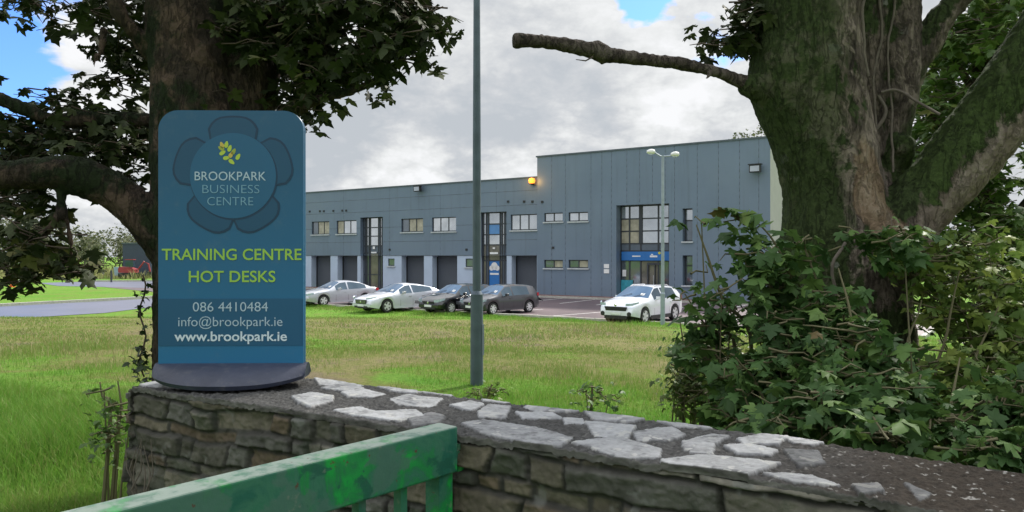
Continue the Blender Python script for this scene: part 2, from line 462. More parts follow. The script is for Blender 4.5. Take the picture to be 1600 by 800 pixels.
pav = mat('pavement_brick', (.16, .085, .075), .8, var=.25, vscale=6, bump=.3)
mb = MB(); ang = math.atan2(DU[1], DU[0]); mb.box(-30, 17.3, -1.52, .05, 0, .11, ang, (P0[0], P0[1], 0)); tag(mb.build('footpath', pav), kind='structure')
# bay lines
white = mat('road_paint_white', (.72, .72, .70), .7, var=.15, vscale=9, dirt=((.25, .23, .23), .7))
mb = MB()
for u in np.arange(-12, 16, 2.5):
    a = bp(u, -6.6); b_ = bp(u+.1, -6.6); c_ = bp(u+.1, -1.8); d_ = bp(u, -1.8)
    mb.add([(q[0], q[1], -.009) for q in (a, b_, c_, d_)], [(0, 1, 2, 3)])
for X in np.arange(-14.2, 13, 3.05):
    e = np.array(edge_pt(X)); dr = np.array([.5451+.35, .8384]); dr /= np.linalg.norm(dr); s = np.array([.8384, -.5451])*.1
    a = e+dr*.15; b_ = a+s; d_ = a+dr*4.9; c_ = d_+s
    mb.add([(q[0], q[1], -.009) for q in (a, b_, c_, d_)], [(0, 1, 2, 3)])
tag(mb.build('road_marking', white), kind='structure')

# ------------------------------------------------------------------ grass blades
def blades(n, fn, hmin, hmax, wmin, wmax, rg):
    X, Y = fn(n); Z = ground_z(X, Y)-.01
    n = len(X)
    h = rg.uniform(hmin, hmax, n)*(.35+1.1*np.clip(fbm(np.stack([X*.8, Y*.8, X*0], -1), 3, 3)+.5, 0, 1)); w = rg.uniform(wmin, wmax, n)
    a = rg.uniform(0, 2*np.pi, n); ca, sa = np.cos(a), np.sin(a)
    l = rg.uniform(.1, .75, n)*h; la = rg.uniform(0, 2*np.pi, n)
    B = np.stack([X, Y, Z], -1)
    s = np.stack([ca*w/2, sa*w/2, 0*w], -1); L = np.stack([np.cos(la)*l, np.sin(la)*l, 0*l], -1); H = np.stack([0*h, 0*h, h], -1)
    V = np.stack([B-s, B+s, B+s*.7+L*.35+H*.6, B-s*.7+L*.35+H*.6, B+L+H*.97], 1).reshape(-1, 3)
    o = np.arange(n)[:, None]*5
    Fa = np.concatenate([o+np.array([[0, 1, 2]]), o+np.array([[0, 2, 3]]), o+np.array([[3, 2, 4]])])
    return V, Fa, np.repeat(rg.uniform(0, 1, n), 5)
def wall_side(X, Y): return Y-(2.86-.58*(X+1.48))   # >0 beyond the near face of the wall
def f_near(n):
    Y = rng.uniform(3.2, 9, n); X = Y*rng.uniform(-.86, -.40, n); return X, Y
def f_cov(y0, y1, k0, k1, pw=1.):
    def f(n):
        u = rng.uniform(0, 1, n); Y = y0*(y1/y0)**u; X = Y*rng.uniform(k0, k1, n)
        m = (Y < 35.3-.665*X) & (wall_side(X, Y) > .75)
        m &= (fbm(np.stack([X*.45, Y*.45, X*0], -1), 3, 15)+rng.uniform(-.25, .25, n) < .30)
        m &= ~((X < -15) & (Y > 33.9))
        return X[m], Y[m]
    return f
g1 = blades(75000, f_near, .10, .24, .004, .008, rng)
g2 = blades(120000, f_cov(6.5, 15, -.8, .72), .04, .12, .005, .010, rng)
g3 = blades(110000, f_cov(14, 43, -.8, .6), .03, .09, .010, .024, rng)
def f_strip(n):
    X = rng.uniform(-19, 14, n); e = rng.exponential(.8, n); Y = 35.45-.665*X-e*1.2; return X, Y
g4 = blades(26000, f_strip, .06, .20, .012, .03, rng)
def f_seed(n):
    X = rng.uniform(-9, 9, n*2); Y = rng.uniform(8, 24, n*2); m = fbm(np.stack([X*.5, Y*.5, X*0], -1), 3, 9) > .12; return X[m], Y[m]
g5 = blades(4000, f_seed, .2, .42, .003, .006, rng)
V, Fa, R = cat([g1, g2, g3, g4])
bm_, t, b, oc = newmat('grass_blades')
c, n1, n2, n3 = grass_colour(t, oc)
at = t.nodes.new('ShaderNodeAttribute'); at.attribute_name = 'rnd'
c2 = mixc(t, .5, c, ramp_node(t, at.outputs['Fac'], [(.0, (.09, .25, .028)), (.5, (.18, .40, .05)), (.85, (.22, .30, .065)), (.97, (.38, .32, .15))]))
t.links.new(c2, b.inputs['Base Color']); b.inputs['Roughness'].default_value = .6; b.inputs['Specular IOR Level'].default_value = .25
tr = t.nodes.new('ShaderNodeBsdfTranslucent'); t.links.new(c2, tr.inputs[0]); ms = t.nodes.new('ShaderNodeMixShader'); ms.inputs[0].default_value = .35
t.links.new(b.outputs[0], ms.inputs[1]); t.links.new(tr.outputs[0], ms.inputs[2]); t.links.new(ms.outputs[0], t.nodes['Material Output'].inputs[0])
tag(mk('grass', V, Fa, bm_, attrs={'rnd': R}), 'green and straw coloured grass growing over the field and verge', 'grass', kind='stuff')
seedm = mat('dry_seed_stalk', (.30, .24, .13), .8)
tag(mk('dry_grass', g5[0], g5[1], seedm), 'tall straw coloured seed stalks standing above the field', 'grass', kind='stuff')
def f_verge(n):
    Y = rng.uniform(90, 118, n); X = Y*rng.uniform(-.85, -.36, n); return X, Y
vg = blades(9000, f_verge, .5, 1.1, .05, .12, rng)
tag(mk('rough_grass', vg[0], vg[1], mat('rough_straw_grass', (.27, .26, .11), .9, var=.3, vscale=.3)), 'tall yellowish rough grass growing in front of the distant wood', 'grass', kind='stuff')

# ------------------------------------------------------------------ building
def fu(px):
    k = (px-800)/F; return (53.7*k-1.87)/(.8384+.5451*k)
def fz(px, py): return CAMZ+(401-py)/F*(53.7-.5451*fu(px))
BA = math.atan2(DU[1], DU[0])
clad = mat('grey_blue_cladding', (.155, .212, .29), .42, metal=.2, var=.06, vscale=.4)
_t = clad.node_tree; _b = _t.nodes['Principled BSDF']; _c = _b.inputs['Base Color'].links[0].from_socket; _oc = _t.nodes.new('ShaderNodeTexCoord').outputs['Object']
_s = noise_node(_t, _oc, 2.6, 6, .6, 0, (1, 1, .06)); _s2 = noise_node(_t, _oc, .22, 3, .5)
_c = mixc(_t, smoothn(_t, _s, .5, .75, 0, .35), _c, (.10, .13, .16)); _c = mixc(_t, smoothn(_t, _s2, .4, .65, 0, .3), _c, (.20, .26, .33)); _t.links.new(_c, _b.inputs['Base Color'])
clad2 = mat('grey_cladding_joint', (.105, .135, .175), .5, var=.1)
capm = mat('parapet_capping', (.10, .125, .15), .4, metal=.4)
framem = mat('dark_window_frame', (.035, .042, .055), .4)
lightp = mat('pale_blue_render', (.44, .54, .68), .7, var=.06, vscale=.8)
doorm, t, b, oc = newmat('roller_shutter_door')
wv = t.nodes.new('ShaderNodeTexWave'); wv.bands_direction = 'Z'; wv.inputs['Scale'].default_value = 4.2; t.links.new(oc, wv.inputs['Vector'])
t.links.new(ramp_node(t, wv.outputs['Fac'], [(0, (.06, .075, .10)), (.3, (.085, .10, .125))]), b.inputs['Base Color'])
t.links.new(bumpn(t, wv.outputs['Fac'], .5, .03), b.inputs['Normal']); b.inputs['Roughness'].default_value = .5
sillm = mat('pale_aluminium_sill', (.48, .52, .56), .4, metal=.2)
def glassm(name, col, metal, rough=.06):
    m, t, b, oc = newmat(name)
    n = noise_node(t, oc, .9, 5, .6)
    t.links.new(ramp_node(t, n, [(.3, tuple(q*.75 for q in col)), (.7, col)]), b.inputs['Base Color'])
    b.inputs['Metallic'].default_value = metal; b.inputs['Roughness'].default_value = rough
    t.links.new(bumpn(t, noise_node(t, oc, .6, 2, .5), .05, .2), b.inputs['Normal']); return m
gl_light = glassm('glass_reflecting', (.62, .66, .70), .75)
gl_blind = mat('glass_over_cream_blind', (.36, .34, .26), .25, var=.3, vscale=2.5, coat=.6)
gl_dark = glassm('glass_dark', (.20, .235, .27), .6)
gl_low = mat('glass_over_warm_room', (.13, .12, .10), .2, var=.5, vscale=1.2, coat=.8)
bluep = mat('bright_blue_panel', (.02, .16, .48), .4, var=.08)
bluep2 = mat('sky_blue_panel', (.10, .27, .58), .35, var=.08)
tealp = mat('teal_poster', (.04, .32, .42), .5, var=.3, vscale=4)
whitep = mat('white_plastic_sign', (.78, .79, .80), .6)
blackm = mat('black_fitting', (.02, .022, .026), .5)
concrete = mat('sunlit_cream_render', (.33, .34, .33), .8, var=.08, vscale=.7)

B = thing('industrial_building', 'long grey clad business park building with a taller block at its right end', 'building', (P0[0], P0[1], 0), BA)
def part(mb, name, m, parent=B, **k): return mb.build(name, m, parent, False, **k)
ROOF_L = 2.9+5.73; ROOF_T = 2.9+7.19
UL = fu(395); UR = fu(1204); UM = fu(840)
GH = fz(640, 400.5)     # ground-floor head
def wall_open(u0, u1, z0, z1, ops, d=.0):
    """front sheet of a wall with rectangular holes, plus reveals"""
    mb = MB(); us = sorted({u0, u1, *[v for o in ops for v in (o[0], o[1])]}); zs = sorted({z0, z1, *[v for o in ops for v in (o[2], o[3])]})
    us = [u for u in us if u0 <= u <= u1]; zs = [z for z in zs if z0 <= z <= z1]
    for a, b_ in zip(us[:-1], us[1:]):
        for c_, e_ in zip(zs[:-1], zs[1:]):
            mu, mz = (a+b_)/2, (c_+e_)/2
            if any(o[0] < mu < o[1] and o[2] < mz < o[3] for o in ops): continue
            mb.add([(a, d, c_), (b_, d, c_), (b_, d, e_), (a, d, e_)], [(0, 1, 2, 3)])
    for o in ops:
        a, b_, c_, e_, dp = o
        mb.add([(a, d, c_), (a, d, e_), (a, d+dp, e_), (a, d+dp, c_)], [(0, 1, 2, 3)])
        mb.add([(b_, d, c_), (b_, d, e_), (b_, d+dp, e_), (b_, d+dp, c_)], [(3, 2, 1, 0)])
        mb.add([(a, d, e_), (b_, d, e_), (b_, d+dp, e_), (a, d+dp, e_)], [(0, 1, 2, 3)])
        if c_ > z0+.01: mb.add([(a, d, c_), (b_, d, c_), (b_, d+dp, c_), (a, d+dp, c_)], [(3, 2, 1, 0)])
    return mb
def rect(x0, y0, x1, y1, dp):
    return (fu(x0), fu(x1), fz(x1, y1), fz(x0, y0), dp)
winL = [(487, 347.5, 514.5, 367, 'blind'), (526, 346, 557, 366, 'mix'), (627, 343, 661, 363, 'blind'), (675, 341, 712.5, 362.3, 'light'), (798, 336.5, 839, 360, 'light')]
winT = [(851, 334, 880, 347, 'light'), (889, 333, 919.5, 346.3, 'light'), (851, 407, 880, 420, 'blind'), (889, 407, 919.5, 420, 'blind')]
opsL, opsT = [], []
for w in winL: opsL.append(rect(*w[:4], .16))
st1 = (fu(563), fu(598), .0, fz(563, 341), .5); st2 = (fu(750), fu(791.5), .0, fz(750, 333), .4)
opsL += [st1, st2]
gar = [(486, 516), (527, 558), (627, 662), (675, 714), (799, 838.6)]
opsL += [(fu(a), fu(b_), 0., GH, .7) for a, b_ in gar]
sq = [(606, 405, 616, 416.5), (727, 405, 738.5, 418.5)]
opsL += [rect(*s, .1) for s in sq]
for w in winT: opsT.append(rect(*w[:4], .16))
ent = (fu(963.5), fu(1046), .0, fz(964, 322), .85)
slit = rect(1067, 327, 1082.5, 378, .5); slit2 = rect(1067, 400, 1082.5, 447, .5)
opsT += [ent, slit, slit2]
upL = [(a, b_, max(c_, GH), e_, d) for a, b_, c_, e_, d in opsL if e_ > GH+.05]
loL = [(a, b_, c_, min(e_, GH), d) for a, b_, c_, e_, d in opsL if c_ < GH-.05]
# the reveals of the split openings are built once per band
uw = wall_open(UL, UM, GH, ROOF_L, upL)
part(wall_open(UL, UM, 0, GH, loL, .03), 'ground_floor_wall', lightp)
mb = wall_open(UM+.002, UR, 0, ROOF_T, opsT, -.06)
tw_ = mb
mb = MB(); mb.box(UL, UM+.3, .9, 22, ROOF_L-.3, ROOF_L-.05); part(mb, 'flat_roof', capm)
mb = MB(); mb.box(UM+.05, UR-.05, .9, 22, ROOF_T-.3, ROOF_T-.1); part(mb, 'flat_roof', capm)
mb = MB()
mb.add([(UR, -.06, 0), (UR, 22, 0), (UR, 22, ROOF_T), (UR, -.06, ROOF_T)], [(0, 1, 2, 3)]); part(mb, 'end_wall', concrete)
mb = MB()
mb.add([(UM, -.06, 0), (UM, 22, 0), (UM, 22, ROOF_T), (UM, -.06, ROOF_T)], [(3, 2, 1, 0)])
mb.add([(UL, 0, 0), (UL, 22, 0), (UL, 22, ROOF_L), (UL, 0, ROOF_L)], [(3, 2, 1, 0)])
mb.add([(UL, 22, 0), (UR, 22, 0), (UR, 22, ROOF_L), (UL, 22, ROOF_L)], [(3, 2, 1, 0)])
part(mb, 'side_wall', clad)
mb = MB(); mb.box(UL-.05, UM-.01, -.07, .25, ROOF_L, ROOF_L+.09); part(mb, 'parapet_cap', capm)
mb = MB(); mb.box(UM-.08, UR+.08, -.13, .25, ROOF_T, ROOF_T+.1); part(mb, 'parapet_cap', capm)
# cladding joints
def skip(u, z, ops): return any(o[0]-.02 < u < o[1]+.02 and o[2]-.02 < z < o[3]+.02 for o in ops)
mb = MB()
for z in (GH+.02, fz(640, 378), fz(640, 355), fz(640, 329), fz(640, 309)):
    us = [UL]+sorted([v for o in opsL for v in o[:2]])+[UM]
    for a, b_ in zip(us[:-1], us[1:]):
        if b_-a > .02 and not skip((a+b_)/2, z, opsL): mb.box(a, b_, -.006, .0, z-.014, z+.014)
for u in np.arange(UL+1.5, UM, 5.4):
    for z0 in np.arange(GH+.05, ROOF_L-.1, .45):
        if not skip(u, z0+.2, opsL): mb.box(u-.01, u+.01, -.004, -.0, z0, min(z0+.45, ROOF_L))
mkm('upper_wall', [(uw.v, uw.f, clad, None), (mb.v, mb.f, clad2, None)], B, False)
mb = MB()
for px in (862.5, 884, 924, 941, 956, 1054.5, 1090, 1123, 1156, 1186, 1000, 980, 1020, 1040):
    u = fu(px); 
    for z0 in np.arange(0.1, ROOF_T-.1, .4):
        if not skip(u, z0+.2, opsT): mb.box(u-.012, u+.012, -.066, -.06, z0, min(z0+.4, ROOF_T-.02))
mkm('tall_wall', [(tw_.v, tw_.f, clad, None), (mb.v, mb.f, clad2, None)], B, False)

def window(a, b_, c_, e_, d, kind, nm=3, name='window', sill=True, y0=0.):
    fr = MB(); t_ = .07; yb = y0+d-.05
    fr.box(a, b_, yb, yb+.05, c_, c_+t_); fr.box(a, b_, yb, yb+.05, e_-t_, e_); fr.box(a, a+t_, yb, yb+.05, c_+t_, e_-t_); fr.box(b_-t_, b_, yb, yb+.05, c_+t_, e_-t_)
    w = (b_-a)/nm
    for i in range(1, nm): fr.box(a+i*w-.045, a+i*w+.045, yb-.003, yb+.047, c_+t_, e_-t_)
    f = part(fr, name, framem)
    for i in range(nm):
        x0 = a+i*w+(.07 if i == 0 else .045); x1 = a+(i+1)*w-(.07 if i == nm-1 else .045)
        m_ = {'light': gl_light, 'blind': gl_blind if i != 0 else gl_dark, 'mix': gl_light if i else gl_blind, 'dark': gl_dark}[kind]
        g = MB(); g.box(x0, x1, yb+.02, yb+.03, c_+t_, e_-t_); part(g, 'pane', m_, f)
    if sill:
        s = MB(); s.box(a-.08, b_+.08, y0-.09, y0+d-.06, c_-.10, c_-.004); part(s, 'sill', sillm, f)
    return f
for w, o in zip(winL, opsL): window(*o[:4], o[4], w[4], 3)
for w, o in zip(winT, opsT): window(*o[:4], o[4], w[4], 2, y0=-.06)
for s in sq: o = rect(*s, .1); window(*o[:4], .1, 'dark', 1, 'small_window', True, .03)
for a, b_ in gar:
    a, b_ = fu(a), fu(b_); mb = MB(); mb.box(a, b_, .70, .76, .02, GH); d = part(mb, 'garage_door', doorm)
    h = MB(); h.box((a+b_)/2-.08, (a+b_)/2+.08, .66, .70, .45, .5); part(h, 'door_handle', blackm, d)
    for q in (a, b_-.07): r = MB(); r.box(q, q+.07, .62, .70, .02, GH-.1); part(r, 'door_track', blackm, d)
def glazing(o, cols, rows, name, y=.0):
    """recessed glazed screen; cols and rows are fractions, rows carry their pane kinds"""
    a, b_, c_, e_, d = o; yb = y+d-.08; fr = MB()
    for f_ in cols: x_ = a+f_*(b_-a); fr.box(x_-.05, x_+.05, yb-.05, yb+.05, c_, e_)
    for z_, k in rows: fr.box(a, b_, yb-.03, yb+.03, z_-.045, z_+.045)
    f = part(fr, name, framem)
    for i in range(len(cols)-1):
        x0, x1 = a+cols[i]*(b_-a)+.05, a+cols[i+1]*(b_-a)-.05
        for j in range(len(rows)-1):
            k = rows[j][1]; k = k[i] if isinstance(k, (list, tuple)) else k
            g = MB(); g.box(x0, x1, yb-.005, yb+.005, rows[j][0]+.045, rows[j+1][0]-.045)
            part(g, 'panel' if k in (bluep, bluep2, clad2) else 'pane', k, f)
    return f, yb
def zz(px, *ys): return [fz(px, y) for y in ys]
L_, D_, Lo, S_ = gl_light, gl_dark, gl_low, clad2
def fud(px, d):
    """u where the ray through photo column px meets the plane d behind the facade"""
    k = (px-800)/F; X0, Y0 = P0+d*DN; return (Y0*k-X0)/(.8384+.5451*k)
def fracs(o, pxs, y=.0): return [(fud(p, y+o[4]-.08)-o[0])/(o[1]-o[0]) for p in pxs]
def zd(px, o, ys, y=.0):
    u = fud(px, y+o[4]-.08); Yd = P0[1]+u*DU[1]+(y+o[4]-.08)*DN[1]; return [CAMZ+(401-v)/F*Yd for v in ys]
r = zd(585, st1, (430, 396.5, 385, 370, 356.6, 341))
glazing(st1, [.0]+fracs(st1, (571.6, 573.5, 577, 579, 591.8, 594.5, 597.5)), [(.03, [S_, S_, D_, S_, Lo, S_, D_]), (r[0], [S_, S_, D_, S_, Lo, S_, D_]), (r[1], [S_]*7), (r[2], [S_, S_, L_, S_, L_, S_, L_]), (r[3], [S_, S_, L_, S_, L_, S_, L_]), (r[4], [S_, S_, L_, S_, L_, S_, L_]), (st1[3]-.04, S_)], 'stair_glazing')
r = zd(772, st2, (408, 383.5, 367.5, 351, 334))
c2_ = fracs(st2, (755.5, 760.3, 763.8, 781.8, 785.2, 788.8))
f, yb = glazing(st2, [.0]+c2_+[1.], [(.03, [S_, Lo, S_, bluep, Lo, S_, S_]), (r[0], [S_, Lo, S_, Lo, S_, S_, S_]), (r[1], [S_, L_, S_, L_, S_, L_, S_]), (r[2], [S_, L_, S_, bluep2, S_, L_, S_]), (r[3], [S_, L_, S_, L_, S_, L_, S_]), (st2[3]-.04, S_)], 'stair_glazing')
# white emblem and word bars on the blue door panel and fascia spots
def wtext(body, size, x, y, z, m, parent, align='CENTER', off=0., ext=.004, sx=1., rot=(math.pi/2, 0, 0), name='lettering', sp=1.):
    c_ = bpy.data.curves.new('t', 'FONT'); c_.body = body; c_.size = size; c_.align_x = align; c_.extrude = ext; c_.offset = off; c_.space_character = sp
    c_.resolution_u = 4
    o_ = bpy.data.objects.new('t', c_); C.objects.link(o_)
    dg = bpy.context.evaluated_depsgraph_get(); me = bpy.data.meshes.new_from_object(o_.evaluated_get(dg))
    bpy.data.objects.remove(o_); bpy.data.curves.remove(c_)
    M = Matrix.Translation((x, y, z)) @ Euler(rot).to_matrix().to_4x4() @ Matrix.Diagonal((sx, 1, 1, 1)); me.transform(M)
    me.materials.clear(); me.materials.append(m)
    o = bpy.data.objects.new(name, me); C.objects.link(o); o.parent = parent; return o
uc = st2[0]+(c2_[2]+c2_[3])/2*(st2[1]-st2[0])
mb = MB()
for dx, dz, r_ in ((0, .15, .30), (-.27, 0, .2), (.27, 0, .2)):
    mb.lathe([(0, yb-.026), (r_, yb-.026), (r_, yb-.02)], 18, 'y', (uc+dx, 0, fz(770, 420)+dz))
mb.box(uc-.4, uc+.4, yb-.026, yb-.02, fz(770, 426)-.22, fz(770, 426)-.08)
part(mb, 'emblem', whitep)
mb = MB(); mb.box(uc-.36, uc+.36, yb-.1, yb-.05, fz(770, 396.5)-.07, fz(770, 396.5)+.07); mb.box(uc-.1, uc+.1, yb-.1, yb-.05, fz(770, 390), fz(770, 387.5)); part(mb, 'unit_sign', whitep)
u1 = fud(585, .4)
mb = MB(); mb.box(u1-.3, u1+.3, .32, .36, fz(583, 395.5)-.06, fz(583, 395.5)+.06); mb.box(u1-.12, u1+.12, .32, .36, fz(583, 390), fz(583, 386)); part(mb, 'unit_sign', whitep)
r = zd(1005, ent, (408, 393, 381.5, 362, 342.5, 324), -.06)
ce = fracs(ent, (970.5, 984, 1001.5, 1029, 1035, 1046), -.06)
yb_ = gl_blind
f, yb = glazing(ent, [.0]+ce, [(.03, [S_, D_, D_, Lo, D_, D_]), (r[0]-.02, bluep), (r[1], S_), (r[2], [S_, yb_, yb_, L_, L_, L_]), (r[3], [S_, yb_, yb_, L_, L_, L_]), (r[4], [S_, L_, L_, L_, L_, L_]), (ent[3]-.04, S_)], 'entrance_glazing', -.06)
mb = MB(); xm = ent[0]+(ce[1]*.0+ce[2])*(ent[1]-ent[0]); mb.box(xm-.12, xm+.12, yb-.08, yb-.052, r[2], ent[3]-.05); part(mb, 'mullion', framem)
# entrance doors, poster, panels
ux = lambda f_: ent[0]+f_*(ent[1]-ent[0])
mb = MB(); mb.box(ux(.52), ux(.545), yb-.12, yb-.05, .05, r[0]-.15); mb.box(ux(.66), ux(.675), yb-.12, yb-.05, .05, r[0]-.15); mb.box(ux(.80), ux(.825), yb-.12, yb-.05, .05, r[0]-.15); mb.box(ux(.545), ux(.80), yb-.12, yb-.05, r[0]-.3, r[0]-.15); d = part(mb, 'entrance_door', framem)
mb = MB(); mb.box(ux(.645), ux(.652), yb-.17, yb-.13, .9, 1.6); part(mb, 'door_handle', sillm, d)
mb = MB(); mb.box(ux(ce[0]+.01), ux(ce[0]+.24), yb-.11, yb-.06, .3, 1.25); part(mb, 'poster', tealp)
mb = MB(); mb.box(ux(ce[0]+.04), ux(ce[0]+.11), yb-.11, yb-.06, 1.5, 1.95); part(mb, 'notice', whitep)
mb = MB(); mb.box(ux(.03), ux(.97), yb-.16, yb-.07, r[0], r[1]-.05); fs = part(mb, 'fascia_sign', bluep)
mb = MB(); mb.box(ux(.24), ux(.40), yb-.17, yb-.162, r[0]+.25, r[0]+.33); mb.box(ux(.58), ux(.72), yb-.17, yb-.162, r[0]+.22, r[0]+.34); mb.box(ux(.60), ux(.64), yb-.17, yb-.162, r[0]+.36, r[0]+.44); part(mb, 'fascia_marking', whitep, fs)
mb = MB(); mb.lathe([(0, yb-.172), (.09, yb-.172), (.09, yb-.162)], 14, 'y', (ux(.76), 0, r[0]+.5)); part(mb, 'fascia_spot', mat('yellow_spot', (.6, .55, .05), .5), fs)
for s_, k in ((slit, (gl_light, gl_dark)), (slit2, (gl_dark, gl_dark))):
    a, b_, c_, e_, d = s_; m_ = (c_+e_)/2+.3
    fr = MB(); fr.box(a, a+.07, .35, .42, c_, e_); fr.box(b_-.07, b_, .35, .42, c_, e_); fr.box(a+.07, b_-.07, .35, .42, e_-.07, e_); fr.box(a+.07, b_-.07, .35, .42, c_, c_+.07); fr.box(a+.07, b_-.07, .35, .42, m_-.04, m_+.04)
    f = part(fr, 'slit_window', framem)
    g = MB(); g.box(a+.07, b_-.07, .38, .39, m_+.04, e_-.07); part(g, 'pane', k[0], f)
    g = MB(); g.box(a+.07, b_-.07, .38, .39, c_+.07, m_-.04); part(g, 'pane', k[1], f)
    s2 = MB(); s2.box(a-.06, b_+.06, -.16, .34, c_-.1, c_-.004); part(s2, 'sill', sillm, f)
mb = MB(); mb.box(fu(944.5), fu(952.5), -.10, -.066, fz(948, 420), fz(948, 413.5)); mb.box(fu(944.5), fu(952.5), -.10, -.066, fz(948, 428), fz(948, 421.5)); part(mb, 'notice_board', whitep)
# vents
for px, py in [(484, 331.5), (500, 331), (506, 331), (521, 330.5), (535, 330), (541, 330), (794, 316), (819, 316), (832, 316), (848, 316.5), (609, 391), (729, 391), (865, 388)]:
    mb = MB(); y_ = -.06 if px > 840 else 0; mb.box(-.09, .09, -.05, 0, -.08, .08, 0, (fu(px), y_, fz(px, py))); v = part(mb, 'wall_vent', blackm)
# floodlights
def flood(px, py, y_, lit=None, s=1.):
    u, z = fu(px), fz(px, py)
    a = MB(); a.box(-.05*s, .05*s, -.25*s, 0, -.05*s, .05*s, 0, (u, y_, z)); a.box(-.32*s, .32*s, -.5*s, -.25*s, -.22*s, .22*s, 0, (u, y_, z)); a.box(-.38*s, .38*s, -.54*s, -.2*s, .22*s, .27*s, 0, (u, y_, z))
    f = part(a, 'floodlight', blackm)
    g = MB(); g.box(-.26*s, .26*s, -.515*s, -.505*s, -.17*s, .15*s, 0, (u, y_, z)); part(g, 'lens', lit or glassm('floodlight_glass', (.5, .55, .62), .4, .15), f)
flood(657, 296.5, 0); flood(1183, 265.5, -.06, s=1.05)
u, z = fu(834), fz(834, 284)
mb = MB(); mb.box(u-.06, u+.06, -.3, 0, z-.3, z-.22); mb.lathe([(0, -.25), (.17, -.25), (.17, -.2), (0, -.2)], 14, 'z', (u, -.28, z)); l_ = part(mb, 'bulkhead_lamp', blackm)
mb = MB(); mb.lathe([(0, -.2), (.2, -.16), (.25, 0), (.2, .16), (0, .22)], 18, 'z', (u, -.28, z)); part(mb, 'lit_globe', emit('lit_orange_globe', (1., .30, .03), 1.35), l_, smooth=True)
ld = bpy.data.lights.new('bulkhead_glow', 'POINT'); ld.energy = 25; ld.color = (1, .5, .12); ld.shadow_soft_size = .2
lo_ = bpy.data.objects.new('bulkhead_glow', ld); C.objects.link(lo_); lo_.location = (*bp(u, -.75), z)
